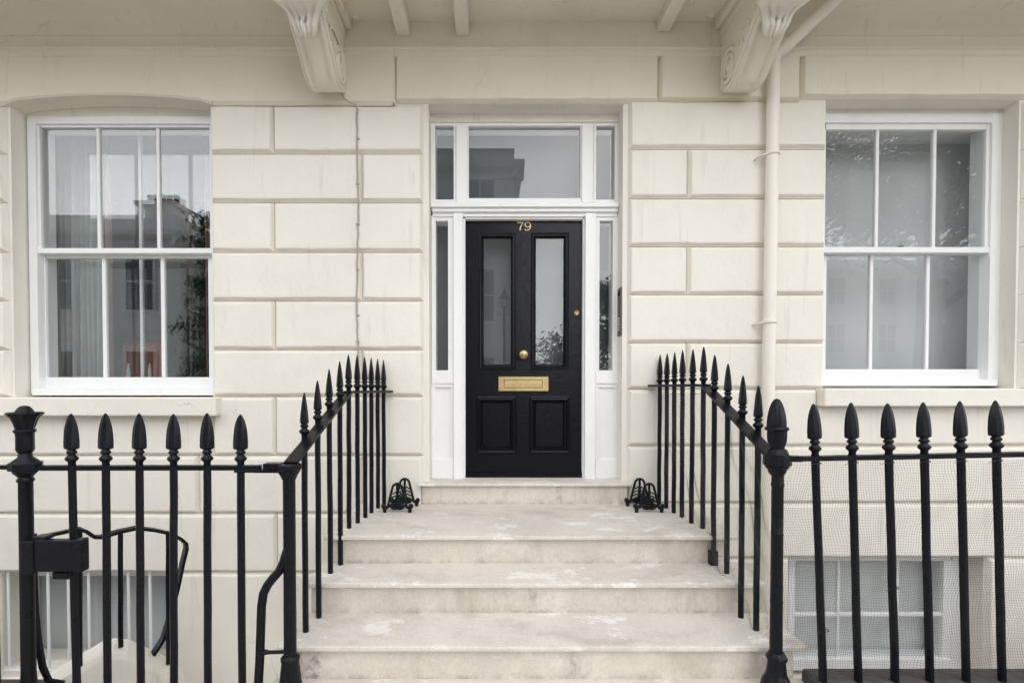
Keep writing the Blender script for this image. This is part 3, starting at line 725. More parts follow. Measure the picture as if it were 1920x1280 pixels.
# ------------------------------------------------------------------ ironwork
def finial_mesh():
    m = MB()
    m.lathe([(.0145, -.012), (.0145, .012), (.018, .016), (.024, .022), (.0262, .029), (.021, .036), (.0145, .042), (.0142, .047), (.0195, .051), (.021, .056), (.018, .061), (.0145, .066), (.0145, .07)], n=14)
    prof = [(0, .020, .015), (.01, .030, .019), (.022, .0355, .0205), (.06, .0365, .0185), (.12, .0362, .016), (.2, .0362, .0155)]
    H = .158; sec = []
    for t, wv, tv in ((0, .026, .016), (.03, .0355, .0205), (.06, .037, .0205), (.22, .0375, .0185), (.4, .036, .0155), (.56, .0335, .0125), (.7, .0285, .0095), (.82, .022, .0068), (.91, .015, .0045), (.97, .0085, .003), (1, .0018, .0012)):
        sec.append((.068+t*H, wv, tv))
    vs, fs = [], []
    for z, a, b in sec:
        a *= .8; b *= .92
        vs += [(a, b*.35, z), (a*.38, b, z), (-a*.38, b, z), (-a, b*.35, z), (-a, -b*.35, z), (-a*.38, -b, z), (a*.38, -b, z), (a, -b*.35, z)]
    for i in range(len(sec)-1):
        for k in range(8): fs.append((i*8+k, i*8+(k+1) % 8, i*8+8+(k+1) % 8, i*8+8+k))
    m.add(vs, fs); m.add(vs[-8:], [tuple(range(8))]); m.add(vs[:8], [tuple(range(8))[::-1]])
    return m
fin_proto = finial_mesh().build('finial', M['iron']); FIN = fin_proto.data; bpy.data.objects.remove(fin_proto)
def finial(par, x, y, z, rz=0, lean=0, leany=0, s=1):
    o = bpy.data.objects.new('finial', FIN); COL.objects.link(o); o.parent = par
    o.location = Vector((x, y, z))-par.location; o.rotation_euler = (leany, lean, rz); o.scale = (s*random.uniform(.97, 1.03), s, s*random.uniform(.985, 1.02)); return o
def bar(par, top, bot, s=.019, name='bar'):
    t, b = Vector(top), Vector(bot); m = MB(); c = .18*s
    pts = [(s*math.cos(k*math.pi/4+.39), s*math.sin(k*math.pi/4+.39)) for k in range(8)]
    N = 7; vs = []; fs = []
    for i in range(N+1):
        q = b+(t-b)*(i/N); e = .0012 if 0 < i < N else 0; dx, dy = random.uniform(-e, e), random.uniform(-e, e); g = 1+random.uniform(-.02, .02)
        vs += [(q.x+x*g+dx, q.y+y*g+dy, q.z) for x, y in pts]
    for i in range(N): fs += [(i*8+k, i*8+(k+1) % 8, i*8+8+(k+1) % 8, i*8+8+k) for k in range(8)]
    m.add(vs, fs+[tuple(range(8))[::-1], tuple(range(N*8, N*8+8))])
    return m.build(name, M['iron'], par)
# --- right front railing
ZR_ = lambda py: WZ(py, YG)
rf = thing('front_railing', 'black spear-topped iron railing with bird netting behind it, below the right-hand window', 'railing', (2.3, YG, Z_PL))
tops = [(1528.5, 857), (1598, 856), (1666.5, 855), (1733, 854), (1801.5, 852.5), (1868.5, 851)]; bots = [1543, 1609.5, 1678, 1743.5, 1811.5, 1879]
for k in range(1, 6): tops.append((1868.5+67.5*k, 851-1.2*k)); bots.append(1879+67.5*k)
pr_ = None
for (x, y), xb in zip(tops, bots):
    t = P(x, y, YG); b = P(xb, 1277, YG); b.z = Z_PL
    bar(rf, (t.x, t.y, t.z+.012), b, .0166); lean = math.atan2(t.x-b.x, t.z-b.z)
    finial(rf, t.x, YG, t.z+.012, random.uniform(-.06, .06), lean)
pa = P(1482, 859, YG); pb = P(tops[-1][0]+10, tops[-1][1], YG)
MB().tube([P(1478, 859.5, YG), P(1520, 859, YG), P(1700, 855.5, YG), pb], 1, 4, flat=(.019, .0105)).build('top_rail', M['iron'], rf)
MB().tube([P(1468, 859, YG-.002), P(1500, 859.2, YG-.002)], 1, 4, flat=(.021, .0125)).build('rail_socket', M['iron'], rf)
# --- gate on the left
gate = thing('iron_gate', 'black spear-topped iron gate with a square lock box, in front of the left-hand window', 'gate', (-1.55, YG, 0))
for (x, xb) in ((135, 143), (198.5, 201), (261.5, 264), (325.5, 326.5), (388.5, 390), (451.5, 454.5)):
    t = P(x, 876, YG); b = P(xb, 1270, YG); sl_ = (b-t)/(t.z-b.z); b = t+sl_*(t.z-.06)
    bar(gate, (t.x, t.y, t.z+.012), b, .0163); finial(gate, t.x, YG, t.z+.012, random.uniform(-.08, .08), math.atan2(t.x-b.x, t.z-b.z))
MB().tube([P(64, 876.5, YG), P(200, 876.5, YG), P(488, 876, YG)], 1, 4, flat=(.018, .0105)).build('top_rail', M['iron'], gate)
MB().tube([P(135, 1292, YG), P(470, 1292, YG)], 1, 4, flat=(.02, .011)).build('bottom_rail', M['iron'], gate)
MB().rect(438, 880.5, 492, 886, YG-.02, YG+.02, .002).build('hinge_strap', M['iron'], gate)
lb = MB().rect(64, 1013, 150, 1072, YG-.055, YG-.018, .004); lb.rect(136, 1012, 152, 1073, YG-.06, YG-.012, .004); lb.rect(95, 1072, 128, 1087, YG-.045, YG-.02, .008); lb.rect(60, 1006, 84, 1013, YG-.05, YG+.0, .003)
lb.build('lock_box', M['iron'], gate)
def post_prof(ctr_px, Y, spec, k=None):
    """spec: (half width px, y px) from the top down -> (radius, world z)"""
    s = F/Y
    return [(hw/s*POST_K, WZ(py, Y)) for hw, py in spec][::-1]
POST_K = .8
# --- gate post with tulip finial
gp = thing('gate_post', 'black iron gate post topped by a tulip-shaped finial, at the left edge', 'post', (WX(48, YG), YG, 0))
gx = WX(48, YG, 900)
MB().lathe([(.055, 0), (.05, .10), (.036, .14)]+post_prof(0, YG, [(14, 903), (14, 1000), (14.2, 1100), (14.5, 1260)])+post_prof(0, YG, [(13, 893), (17.5, 899), (16.5, 902)]), (gx, YG, 0), 18).build('shaft', M['iron'], gp)
MB().lathe(post_prof(0, YG, [(12, 848.5), (13.5, 850), (14, 856), (26, 864), (27, 866)]), (gx, YG, 0), 14).build('collar', M['iron'], gp)
MB().lathe(post_prof(0, YG, [(31, 866), (33, 868), (32, 880), (24, 882), (24, 885), (19, 889), (15, 893)]), (gx, YG, 0), 10, False, rot=.3).build('capital', M['iron'], gp)
wf = lambda a, z: 1+(.05*math.cos(a*7) if z < WZ(800, YG) else .08*math.cos(a*7)+.05*abs(math.cos(a*3.5)))
tl = MB().lathe(post_prof(0, YG, [(27, 772), (33, 774), (31, 777), (24, 783), (20, 793), (18, 803), (17, 815), (17, 830), (17.5, 842), (15, 847), (12, 849)]), (gx, YG, 0), 42, True, wob=wf)
tl.lathe(post_prof(0, YG, [(2, 760), (9, 761.5), (14, 766), (18, 772), (24, 774), (28, 775)]), (gx, YG, 0), 18, True, wob=lambda a, z: 1+.08*math.cos(a*5+z*200))
tl.lathe(post_prof(0, YG, [(17, 804), (20, 804.5), (22.5, 806.5), (22, 809), (19, 811), (17.5, 818), (17.8, 835), (17, 842)]), (gx, YG, 0), 32, True, wob=lambda a, z: 1+.05*math.cos(a*4+.6))
tl.build('tulip_finial', M['iron'], gp)
pts = [P(62, 1000, YG+.06), P(63, 1080, YG+.06), P(66, 1150, YG+.06), P(72, 1205, YG+.06), P(80, 1250, YG+.07), P(92, 1276, YG+.08), P(120, 1281, YG+.1)]
MB().tube(pts, 1, 4, flat=(.012, .008)).build('stay', M['iron'], gp)
MB().rect(38, 1015, 61, 1078, YG-.05, YG-.03, .004).build('latch_keeper', M['iron'], gp)
# --- short run of railing left of the gate post, mostly outside the frame
lf = thing('front_railing', 'black iron railing rail entering at the left edge behind the tulip post', 'railing', (-2.6, YG, 0))
for k in range(1, 6):
    t = P(48-66*k, 876, YG); b = Vector((t.x+.01, YG, Z_PL-.05)); bar(lf, (t.x, YG, t.z+.012), b, .0163); finial(lf, t.x, YG, t.z+.012)
MB().tube([P(48-66*5.4, 876, YG), P(-10, 875.5, YG), P(18, 875, YG)], 1, 4, flat=(.018, .009)).build('top_rail', M['iron'], lf)
# --- stair railings
def smooth_rail(par, pts, name, hw_=.030, ht=.007):
    MB().tube(pts, 1, 4, flat=(hw_, ht)).build(name, M['iron'], par)
def surf_y(py, zs): return (EYE-zs)*F/(py-Y0)
def stair_rail(side, name_label, bars, kinkY, rail_px, wall_px):
    o = thing('stair_railing', name_label, 'railing', (bars[0][3], YG, Z_T4)); return o
L_b = [(573, 1187, 3), (598, 1160, 3), (619, 1076, 2), (639, 1060, 2), (655, 991, 1), (671, 981, 1), (685, 971, 1), (697, 962, 1), (709, 953, 1), (720, 946, 1)]
L_t = [(573, 834), (598, 799), (621, 766), (641, 740), (659, 733), (674, 733), (687, 734), (699, 734), (710, 735), (719, 735)]
R_b = [(1418, 1184, 3), (1389, 1160, 3), (1362, 1076, 2), (1337, 1060, 2), (1317, 991, 1), (1297, 981, 1), (1278, 970, 1), (1263, 962, 1), (1249, 953, 1), (1236, 946, 1)]
R_t = [(1418, 826), (1386, 788), (1360, 756), (1337, 730), (1316, 722), (1297, 722), (1278, 722), (1263, 722.5), (1249, 723), (1235, 723)]
ZS = {1: Z_LAND, 2: Z_T2, 3: Z_T3}
def stair_railing(lab, B, T, post_px, post_y, wall_px, wall_y):
    o = thing('stair_railing', lab, 'railing', (WX(post_px, YG), YG, Z_T4))
    data = []
    for (xb, yb, s), (xt, yt) in zip(B, T):
        y = min(surf_y(yb, ZS[s]), YW-.03); b = P(xb, yb, y); b.z = ZS[s]; data.append((b.x, y, b.z, WZ(yt, y)))
    data = data
    zk = sum(d[3] for d in data[4:])/len(data[4:])
    p0 = P(post_px, post_y, YG)
    kx, ky = data[4][0], data[4][1]
    rail = [Vector((p0.x, YG, p0.z))]
    # straight sloping piece from the post to the kink, then level to the wall
    end = P(wall_px, wall_y, YW+.002); end.z = zk
    rail += [Vector((kx, ky-.02, zk))]
    smooth_rail(o, rail, 'sloping_rail'); smooth_rail(o, [Vector((kx, ky-.045, zk-.002)), Vector((kx, ky, zk)), end], 'level_rail', .027, .008)
    for i, (x, y, z, zt) in enumerate(data):
        if i < 4: u = (y-YG)/(ky-.02-YG); zr = p0.z+(zk-p0.z)*u
        else: zr = zk
        bar(o, (x, y, zr-.002), (x+random.uniform(-.003, .003), y, z-.004), .0146)
        finial(o, x, y, zr+.010, R(90)+random.uniform(-.08, .08), random.uniform(-.01, .01), 0, .97)
        if random.random() < .0: pass
    return o, p0
lr, lp = stair_railing('black iron railing up the left side of the steps, with a flat-capped newel post', L_b, L_t, 545, 868, 731, 735)
rr_, rp_ = stair_railing('black iron railing up the right side of the steps, with an acorn-topped newel post', R_b, R_t, 1455, 862, 1221, 723)
# sleeve on one right-hand bar
q = P(1337, 1047, surf_y(1060, Z_T2)); MB().box(q.x-.022, q.x+.022, q.y-.022, q.y+.022, Z_T2, Z_T2+.085, .004).build('bar_sleeve', M['iron'], rr_)
POST_K = .95
# left newel
nx = WX(542, YG, 900); NB = Z_T4-.02
fl = lambda n, a_: (lambda a, z: 1+a_*math.cos(a*n))
MB().lathe([(.06, NB), (.052, NB+.05)]+post_prof(0, YG, [(16, 1234), (18, 1250), (20, 1268), (21, 1276)]), (nx, YG, 0), 18).build('post_base', M['iron'], lr)
MB().lathe(post_prof(0, YG, [(12, 893), (11.8, 1000), (12, 1120), (12.3, 1233)]), (nx, YG, 0), 16).build('post_shaft', M['iron'], lr)
MB().lathe([(17/422, WZ(1237, YG)), (17.5/422, WZ(1231, YG)), (15/422, WZ(1228, YG)), (12/422, WZ(1226, YG))], (nx, YG, 0), 16).build('post_collar', M['iron'], lr)
MB().lathe(post_prof(0, YG, [(21, 880), (20, 884), (16.5, 889), (13.5, 895), (13, 898)]), (nx, YG, 0), 40, True, wob=fl(14, .05)).build('post_capital', M['iron'], lr)
MB().lathe(post_prof(0, YG, [(22.5, 869), (23.5, 871), (23.5, 879), (21, 881)]), (nx, YG, 0), 12, False).build('post_cap', M['iron'], lr)
MB().rect(492, 869, 526, 880, YG-.028, YG+.028, .003).build('cap_strap', M['iron'], lr)
MB().rect(476, 880, 524, 886.5, YG-.018, YG+.02, .002).build('lower_strap', M['iron'], lr)
pts = [P(535, 1030, YG+.01), P(532, 1052, YG), P(524, 1070, YG-.005), P(512, 1083, YG-.005), P(502, 1096, YG-.005), P(494, 1112, YG-.005), P(490.5, 1135, YG-.005), P(489, 1180, YG-.005), P(487, 1240, YG-.005), P(484, 1290, YG-.005), P(483, 1310, YG-.005)]
MB().tube(pts, [.012]+[.0195]*10, 12).build('swan_neck_stay', M['iron'], lr)
MB().tube([P(488, 1222, YG-.005), P(505, 1222, YG), P(535, 1221, YG)], [.016, .0085, .0085], 10).build('stay_strut', M['iron'], lr)
POST_K = .89
# right newel
ax = WX(1457, YG, 880); ln = 0
MB().lathe([(.075, Z_PL-.09), (.072, Z_PL-.06)]+post_prof(0, YG, [(17, 1232), (18, 1245), (20, 1258), (21, 1264), (25, 1270), (29, 1280)]), (ax+.006, YG, 0), 18).build('post_base', M['iron'], rr_)
MB().lathe([(17/422, WZ(1236, YG)), (19/422, WZ(1231, YG)), (16/422, WZ(1226, YG)), (13/422, WZ(1221, YG))], (ax+.006, YG, 0), 16).build('post_collar', M['iron'], rr_)
MB().lathe(post_prof(0, YG, [(12, 888), (12, 904), (13, 907), (13, 910), (11.8, 912), (11.8, 998), (12.8, 1000), (11.9, 1003), (12.2, 1122), (13, 1126), (12.2, 1131), (12.8, 1226)]), (ax+.003, YG, 0), 16).build('post_shaft', M['iron'], rr_)
MB().lathe(post_prof(0, YG, [(13, 838), (14, 840), (17, 841), (20, 846), (22, 851), (27, 853), (27, 854), (27, 870), (27, 871), (23, 873), (23, 876), (19, 879), (17, 884), (13.5, 890)]), (ax, YG, 0), 12, False).build('post_capital', M['iron'], rr_)
MB().lathe(post_prof(0, YG, [(19, 805), (19, 818), (18, 828), (15, 836), (14, 839)]), (ax-.002, YG, 0), 24, True, wob=fl(8, .03)).build('acorn_cup', M['iron'], rr_)
MB().lathe(post_prof(0, YG, [(19, 799.5), (23, 801), (24, 803.5), (22, 806), (18, 807)]), (ax-.003, YG, 0), 24, True, wob=fl(6, .05)).build('acorn_ring', M['iron'], rr_)
MB().lathe(post_prof(0, YG, [(1, 747), (6, 749), (11, 756), (15, 767), (18, 780), (19.3, 792), (19.2, 800)]), (ax-.004, YG, 0), 48, True, wob=lambda a, z: 1-.07*abs(math.cos(a*5))).build('acorn_finial', M['iron'], rr_)
# --- handrail of the area steps behind the gate
ah = thing('area_handrail', 'black curved iron handrail of the basement steps behind the gate', 'handrail', (-2.2, 2.75, -.4))
hp = [(66, 1008, 2.5), (105, 1000, 2.52), (147, 991, 2.55), (160, 995, 2.57), (176, 1006, 2.6), (190, 1006, 2.63), (222, 996, 2.7), (256, 989, 2.77), (290, 993, 2.84), (318, 999, 2.9), (336, 1008, 2.96), (348, 1018, 2.99), (349, 1027, 2.99), (342, 1055, 2.98), (333, 1098, 2.96), (320, 1150, 2.94), (306, 1195, 2.92), (294, 1215, 2.9), (284, 1229, 2.88)]
MB().tube([P(*q) for q in hp], 1, 4, flat=(.02, .0085)).build('curved_rail', M['iron'], ah)
for x, y0, y1, Y in ((149, 992, 1256, 2.55), (226, 997, 1212, 2.7), (315, 999, 1244, 2.9)): bar(ah, P(x, y0, Y), P(x+.5, y1, Y), .0125, 'baluster')
pw = thing('parapet_wall', 'low sloping cream parapet of the basement steps behind the gate', 'wall', (-2.2, 2.75, -1))
pts = [(40, 1300, 2.5), (86, 1277, 2.52), (190, 1214, 2.68), (215, 1207, 2.72), (243, 1210, 2.76), (300, 1236, 2.88), (335, 1252, 2.95), (347, 1262, 2.98)]
vs, fs = [], []
for i, q in enumerate(pts):
    p = P(*q)
    vs += [(p.x-.05, p.y+.07, p.z), (p.x+.05, p.y-.09, p.z), (p.x+.052, p.y-.095, p.z-.03), (p.x+.052, p.y-.095, Z_AREA), (p.x-.05, p.y+.07, Z_AREA)]
n5 = 5
for i in range(len(pts)-1):
    for k in range(n5): fs.append((i*n5+k, i*n5+(k+1) % n5, (i+1)*n5+(k+1) % n5, (i+1)*n5+k))
e = (len(pts)-1)*n5; fs += [(0, 1, 2, 3, 4), (e+4, e+3, e+2, e+1, e)]
MB().add(vs, fs).build('coping', M['area_cream'] if 'area_cream' in M else M['cream'], pw)
# --- white bars in front of the basement window
wg = thing('window_guard', 'white painted security bars over the basement window at bottom left', 'window bars', (-2.8, 3.8, -.5))
for x, wpx in ((15.5, 3), (90, 3), (128, 3), (166, 3), (240.5, 3), (281, 3), (-22, 3)):
    t = P(x, 1074, 3.78); b = P(x+3, 1262, 3.78); MB().tube([(t.x, 3.78, t.z+.02), (b.x, 3.78, b.z-.05)], .0105, 10).build('bar', M['white'], wg)
for y in (1252,): MB().rect(-25, y-3, 318, y+3, 3.775, 3.785, .001).build('cross_bar', M['white'], wg)

# ------------------------------------------------------------------ boot scrapers
def scraper(lab, cxf, cxb):
    yf = surf_y(961, Z_LAND); yb = surf_y(949, Z_LAND)
    xf = P(cxf, 961, yf).x; xb = P(cxb, 949, yb).x
    o = thing('boot_scraper', lab, 'boot scraper', ((xf+xb)/2, (yf+yb)/2, Z_LAND), 'cast iron boot scrapers beside the front door')
    for x, y in ((xf, yf), (xb, yb)):
        m = MB(); Z = Z_LAND
        hoop = []
        for k in range(21):
            u = k/20*2-1
            a = abs(u); zz = .198-.155*max(0, (a-.28)/.72)**1.0 - .016*(a/.28)**2*(a < .28) - (.016 if a >= .28 else 0)
            hoop.append((x+math.copysign(.030*min(1, a/.28)+.038*max(0, (a-.28)/.72), u) if a > 0 else x, y, Z+zz))
        m.tube(hoop, .0085, 8)
        m.tube([(x, y, Z+.19), (x, y, Z+.13), (x, y, Z+.06)], [.009, .008, .016], 8)
        m.add([(x-.022, y-.006, Z+.05), (x+.022, y-.006, Z+.05), (x, y-.008, Z+.12), (x-.022, y+.006, Z+.05), (x+.022, y+.006, Z+.05), (x, y+.008, Z+.12)], [(0, 1, 2), (5, 4, 3), (0, 2, 5, 3), (1, 4, 5, 2), (0, 3, 4, 1)])
        for s in (-1, 1):     # curved ribs
            for kk in range(4):
                z0 = .132-.026*kk; ww = .024+.0075*kk
                m.tube([(x+s*.006, y, Z+z0-.006), (x+s*ww*.5, y, Z+z0+.008), (x+s*(ww+.008), y, Z+z0-.006)], .0052, 6)
            # splayed foot
            m.tube([(x+s*.02, y, Z+.046), (x+s*.05, y, Z+.044), (x+s*.078, y, Z+.034), (x+s*.092, y, Z+.036)], [.010, .010, .010, .011], 8)
            m.lathe([(.004, -.016), (.013, -.012), (.017, 0), (.013, .012), (.004, .016)], (x+s*.094, y, Z+.043), 12)
            m.lathe([(.012, 0), (.012, .014), (.016, .018), (.014, .028), (.008, .032)], (x+s*.086, y, Z), 12)
        m.box(x-.045, x+.045, y-.007, y+.007, Z+.032, Z+.058, .005)
        m.tube([(x-.045, y, Z+.034), (x-.02, y, Z+.024), (x, y, Z+.028), (x+.02, y, Z+.024), (x+.045, y, Z+.034)], .009, 8)
        m.build('end_plate', M['iron'], o)
    MB().add([(xf-.004, yf, Z_LAND+.045), (xf+.004, yf, Z_LAND+.045), (xb+.004, yb, Z_LAND+.045), (xb-.004, yb, Z_LAND+.045), (xf-.003, yf, Z_LAND+.095), (xf+.003, yf, Z_LAND+.095), (xb+.003, yb, Z_LAND+.095), (xb-.003, yb, Z_LAND+.095)],
             [(0, 1, 5, 4), (1, 2, 6, 5), (2, 3, 7, 6), (3, 0, 4, 7), (4, 5, 6, 7), (3, 2, 1, 0)]).build('scraper_blade', M['iron'], o)
scraper('ornate black cast iron boot scraper to the left of the front door', 745, 759)
scraper('ornate black cast iron boot scraper to the right of the front door', 1217, 1199)

# ------------------------------------------------------------------ downpipe, cable, intercom
dp = thing('drainpipe', 'cream painted drainpipe down the wall between the door and the right-hand window', 'drainpipe', (WX(1443, 3.66), 3.66, Z_AREA))
YP = 3.655; pr0 = .0425
a, b, c = P(1450, 100, YP), P(1445, 300, YP), P(1440, 740, YP)
px_ = (a.x+c.x)/2
MB().tube([(px_+.012, YP, a.z-.02), (px_+.006, YP, 3.0), (px_-.005, YP, 1.6), (px_-.01, YP, .3), (px_-.01, YP, Z_AREA)], pr0, 18).build('pipe', M['cream_gloss'], dp)
e0, e1 = Vector((px_+.012, YP, a.z-.03)), P(1600, -32, 3.42)
d = (e1-e0).normalized()
MB().tube([e0+Vector((0, 0, -.04)), e0, e0+Vector((.012, -.002, .03)), e0+d*.075, e0+d*.13], pr0*1.08, 16).build('elbow', M['cream_gloss'], dp)
MB().tube([e0+d*.08, e1, e1+d*.3], pr0, 16).build('sloping_pipe', M['cream_gloss'], dp)
for py in (289, 603):
    q = P(1443, py, YP); m = MB().lathe([(pr0+.001, -.012), (pr0+.008, -.011), (pr0+.010, -.004), (pr0+.007, 0), (pr0+.010, .004), (pr0+.007, .011), (pr0+.001, .013)], (px_+(.006 if py < 400 else -.003), YP, q.z), 20)
    m.tube([(px_-.03, YP-.02, q.z-.004), (px_-.065, YP-.005, q.z-.008), (px_-.085, YP+.03, q.z-.012), (px_-.085, YP+.07, q.z-.012)], 1, 4, flat=(.008, .004))
    m.build('pipe_bracket', M['cream_gloss'], dp)
q0 = [(590, -12, 3.06), (596, 5, 3.11), (613, 39, 3.28), (626, 61, 3.43), (635, 84, 3.54), (644.5, 109, 3.665), (645.5, 133, 3.69), (643.5, 156, 3.69), (640, 173, 3.70), (644, 184, 3.703), (656, 193, 3.705), (667, 196, 3.708), (669.5, 204, 3.71)]
pts = [P(*q) for q in q0]
y = 215
while y < 700:
    pts.append(P(669.5+random.uniform(-1.1, 1.1)+1.2*math.sin(y*.02), y, 3.712)); y += 14
cb = MB().tube(pts, .0042, 6)
pts2 = [p+Vector((.007+random.uniform(-.001, .001), .001, 0)) for p in pts[12:]]
cb.tube(pts2, .0035, 6)
for yy in (260, 345, 420, 505, 590, 640): 
    p = P(670.5, yy, 3.71); cb.box(p.x-.012, p.x+.012, 3.702, 3.72, p.z-.004, p.z+.004, .001)
tag(cb.build('cable', M['cable']), 'thin painted cable clipped down the wall left of the door', 'cable')
ic = thing('intercom_panel', 'narrow dark metal entry panel with small buttons on the right door reveal', 'intercom', (DO[1], 3.82, 2.0))
y0_, y1_ = 3.765, 3.86
za, zb2 = WZ(541, 3.83), WZ(630, 3.83)
MB().box(DO[1]-.012, DO[1]+.002, y0_, y1_, zb2, za, .002).build('face_plate', M['steel'], ic)
MB().box(DO[1]-.015, DO[1]-.010, 3.785, 3.84, za-.06, za-.025, .001).build('speaker_grille', M['dark'], ic)
for k in range(5):
    z = WZ(598+5.2*k, 3.83); MB().box(DO[1]-.018, DO[1]-.010, 3.79, 3.835, z-.006, z+.006, .002).build('button', M['button'], ic)

# ------------------------------------------------------------------ bird netting
def net(name, S, nu, nv, r, label, seg=1):
    """S(u,v)->point; cords along both directions"""
    vs, fs = [], []
    def cord(pts):
        n = len(vs)
        for i, p in enumerate(pts):
            d = (pts[min(i+1, len(pts)-1)]-pts[max(i-1, 0)]).normalized()
            a = d.cross(Vector((0, 1, .3))).normalized(); b = a.cross(d)
            for k in range(3):
                t = 2*math.pi*k/3; vs.append(tuple(p+(a*math.cos(t)+b*math.sin(t))*r))
        for i in range(len(pts)-1):
            for k in range(3): fs.append((n+i*3+k, n+i*3+(k+1) % 3, n+i*3+3+(k+1) % 3, n+i*3+3+k))
    for i in range(nu+1): cord([S(i/nu, k/(nv//2)) for k in range(nv//2+1)])
    for j in range(nv+1): cord([S(k/(nu//2), j/nv) for k in range(nu//2+1)])
    me = bpy.data.meshes.new(name); me.from_pydata(vs, [], fs); me.materials.append(M['net'])
    o = bpy.data.objects.new(name, me); COL.objects.link(o); return tag(o, label, 'netting')
NZ = lambda a, b, s: math.sin(a*7.1+s)*math.cos(b*5.3-s*.7)+.5*math.sin(a*17+b*11+s*2)+.3*math.sin(a*31-b*23+s)
def S1(u, v):
    x = ax+.05+u*1.62; z = Z_PL+.005+v*(WZ(862, YG)-Z_PL-.012)
    return Vector((x+.016*NZ(u*1.5, v, 1)+.004*math.sin(v*40+u*9), YG+.035+.022*NZ(u, v*1.3, 4), z+.02*NZ(u*1.2, v*1.2, 2.5)*v*(1.2-v)))
net('bird_net', S1, 148, 84, .0004, 'fine grey bird netting stretched behind the railing under the right window')
zk = EYE+.01
def S2(u, v):
    y = YG+.08+u*1.28; x = ax+.01-.075*u+.03
    zt = (WZ(862, YG)+(zk-WZ(862, YG))*min(1, (y-YG)/.80))-.02
    zb_ = Z_T3-.1 if y < Y_T2 else (Z_T2-.05 if y < Y_LAND else Z_LAND-.03)
    zb_ = Z_T3-.12+(Z_LAND-.02-Z_T3+.12)*min(1, u*1.7)
    return Vector((x+.02*NZ(u, v, 2), y+.02*NZ(u*1.4, v, 3), zb_+v*(zt-zb_)+.012*NZ(u, v, 5)))
net('bird_net', S2, 100, 78, .0004, 'fine grey bird netting hung along the right-hand stair railing')

for k, (px, py) in enumerate(((1531, 868), (1600, 866), (1668, 866), (1735, 864), (1803, 863), (1870, 862), (1545, 1180), (1676, 1100))):
    p = P(px, py, YG); r_ = .0185
    m = MB().tube([(p.x+r_*math.cos(a), YG+r_*math.sin(a), p.z) for a in [q*math.pi/6 for q in range(13)]], 1, 4, flat=(.0008, .0018))
    m.tube([(p.x-.016, YG-.012, p.z), (p.x-.034, YG-.02, p.z-.002), (p.x-.046-.008*(k % 3), YG-.022, p.z-.006-.004*(k % 2))], .0011, 5)
    m.build('cable_tie', M['black'], rf)
for px, py, y in ((1262, 738, 3.45), (1303, 738, 3.19), (1338, 1040, 2.93)):
    p = P(px, py, y); rr_t = MB().tube([(p.x+.017*math.cos(a), p.y+.017*math.sin(a), p.z) for a in [q*math.pi/6 for q in range(13)]], 1, 4, flat=(.0008, .0018))
    rr_t.tube([(p.x+.016, p.y-.01, p.z), (p.x+.035, p.y-.02, p.z-.003), (p.x+.05, p.y-.02, p.z+.004)], .0011, 5); rr_t.build('cable_tie', M['black'], rr_)

# ------------------------------------------------------------------ things behind the windows
def curtain(name, x0, x1, z0, z1, Y, mat, label, waves, amp=.03, thick=.004):
    n = waves*10; m = MB(); vs = []; fs = []
    for i in range(n+1):
        u = i/n; x = x0+(x1-x0)*u; a = amp*math.sin(u*waves*2*math.pi+.8*math.sin(u*9))
        vs += [(x, Y+a*.7, z1), (x+.01*math.sin(u*13), Y+a, (z0+z1)/2), (x+.015*math.sin(u*11), Y+a*1.2, z0)]
    for i in range(n):
        for k in range(2): fs.append((i*3+k, i*3+3+k, i*3+4+k, i*3+1+k))
    m.add(vs, fs, True); o = m.build(name, M[mat]); s = o.modifiers.new('cloth', 'SOLIDIFY'); s.thickness = thick
    return tag(o, label, 'curtain')
zt_, zb_ = WZ(225, 4.3), WZ(740, 4.3)
curtain('sheer_curtain', WX(112, 4.3), WX(196, 4.3), zb_, zt_, 4.30, 'sheer', 'pale sheer curtain hanging behind the left side of the left window', 7)
curtain('drape', WX(385, 4.3), WX(401, 4.3), zb_, zt_, 4.32, 'pink', 'pinkish drape at the right edge of the left window', 3)
curtain('drape', WX(203, 4.34), WX(212, 4.34), zb_, zt_, 4.34, 'pink', 'narrow pinkish drape edge beside the sheer curtain in the left window', 2, .02)
ch = thing('armchair', 'orange red upholstered chair back low behind the left window', 'chair', (WX(268, 4.9), 4.9, .35))
cx_ = WX(268, 4.9); zt2 = WZ(640, 4.9)
MB().box(cx_-.19, cx_+.19, 4.85, 4.97, 1.0, zt2, .04).build('backrest', M['orange'], ch); MB().box(cx_-.2, cx_+.2, 4.97, 5.45, .75, .9, .04).build('seat', M['orange'], ch)
for sx in (-.16, .16):
    for sy in (4.9, 5.4): MB().box(cx_+sx-.02, cx_+sx+.02, sy-.02, sy+.02, .31, .76).build('leg', M['bark'], ch)
for px, lab in ((241, 'white tapered candle on the left inside the left window'), (281, 'white tapered candle on the right inside the left window')):
    q = P(px, 716, 4.35); zc = q.z-.02
    tag(MB().lathe([(.024, 0), (.024, .012), (.016, .02), (.014, .12), (.006, .17), (.002, .18)], (q.x, 4.35, zc), 12).build('candle', M['candle']), lab, 'candle')
wbz = WZ(716, 4.35)-.02
MB().box(LW[0]-.1, LW[1]+.3, 4.06, 4.5, wbz-.03, wbz-.0005).build('window_board', M['white'], house)
def blind(name, x0, x1, z0, z1, Y, mat, label):
    m = MB().box(x0, x1, Y, Y+.006, z0, z1); m.tube([(x0, Y, z0), (x1, Y, z0)], .012, 8)
    return tag(m.build(name, M[mat]), label, 'blind')
blind('roller_blind', WX(1500, 4.27), WX(1816.5, 4.27), RW[2]-.05, WZ(262, 4.27), 4.27, 'blind', 'plain grey blind drawn down behind the right-hand window')
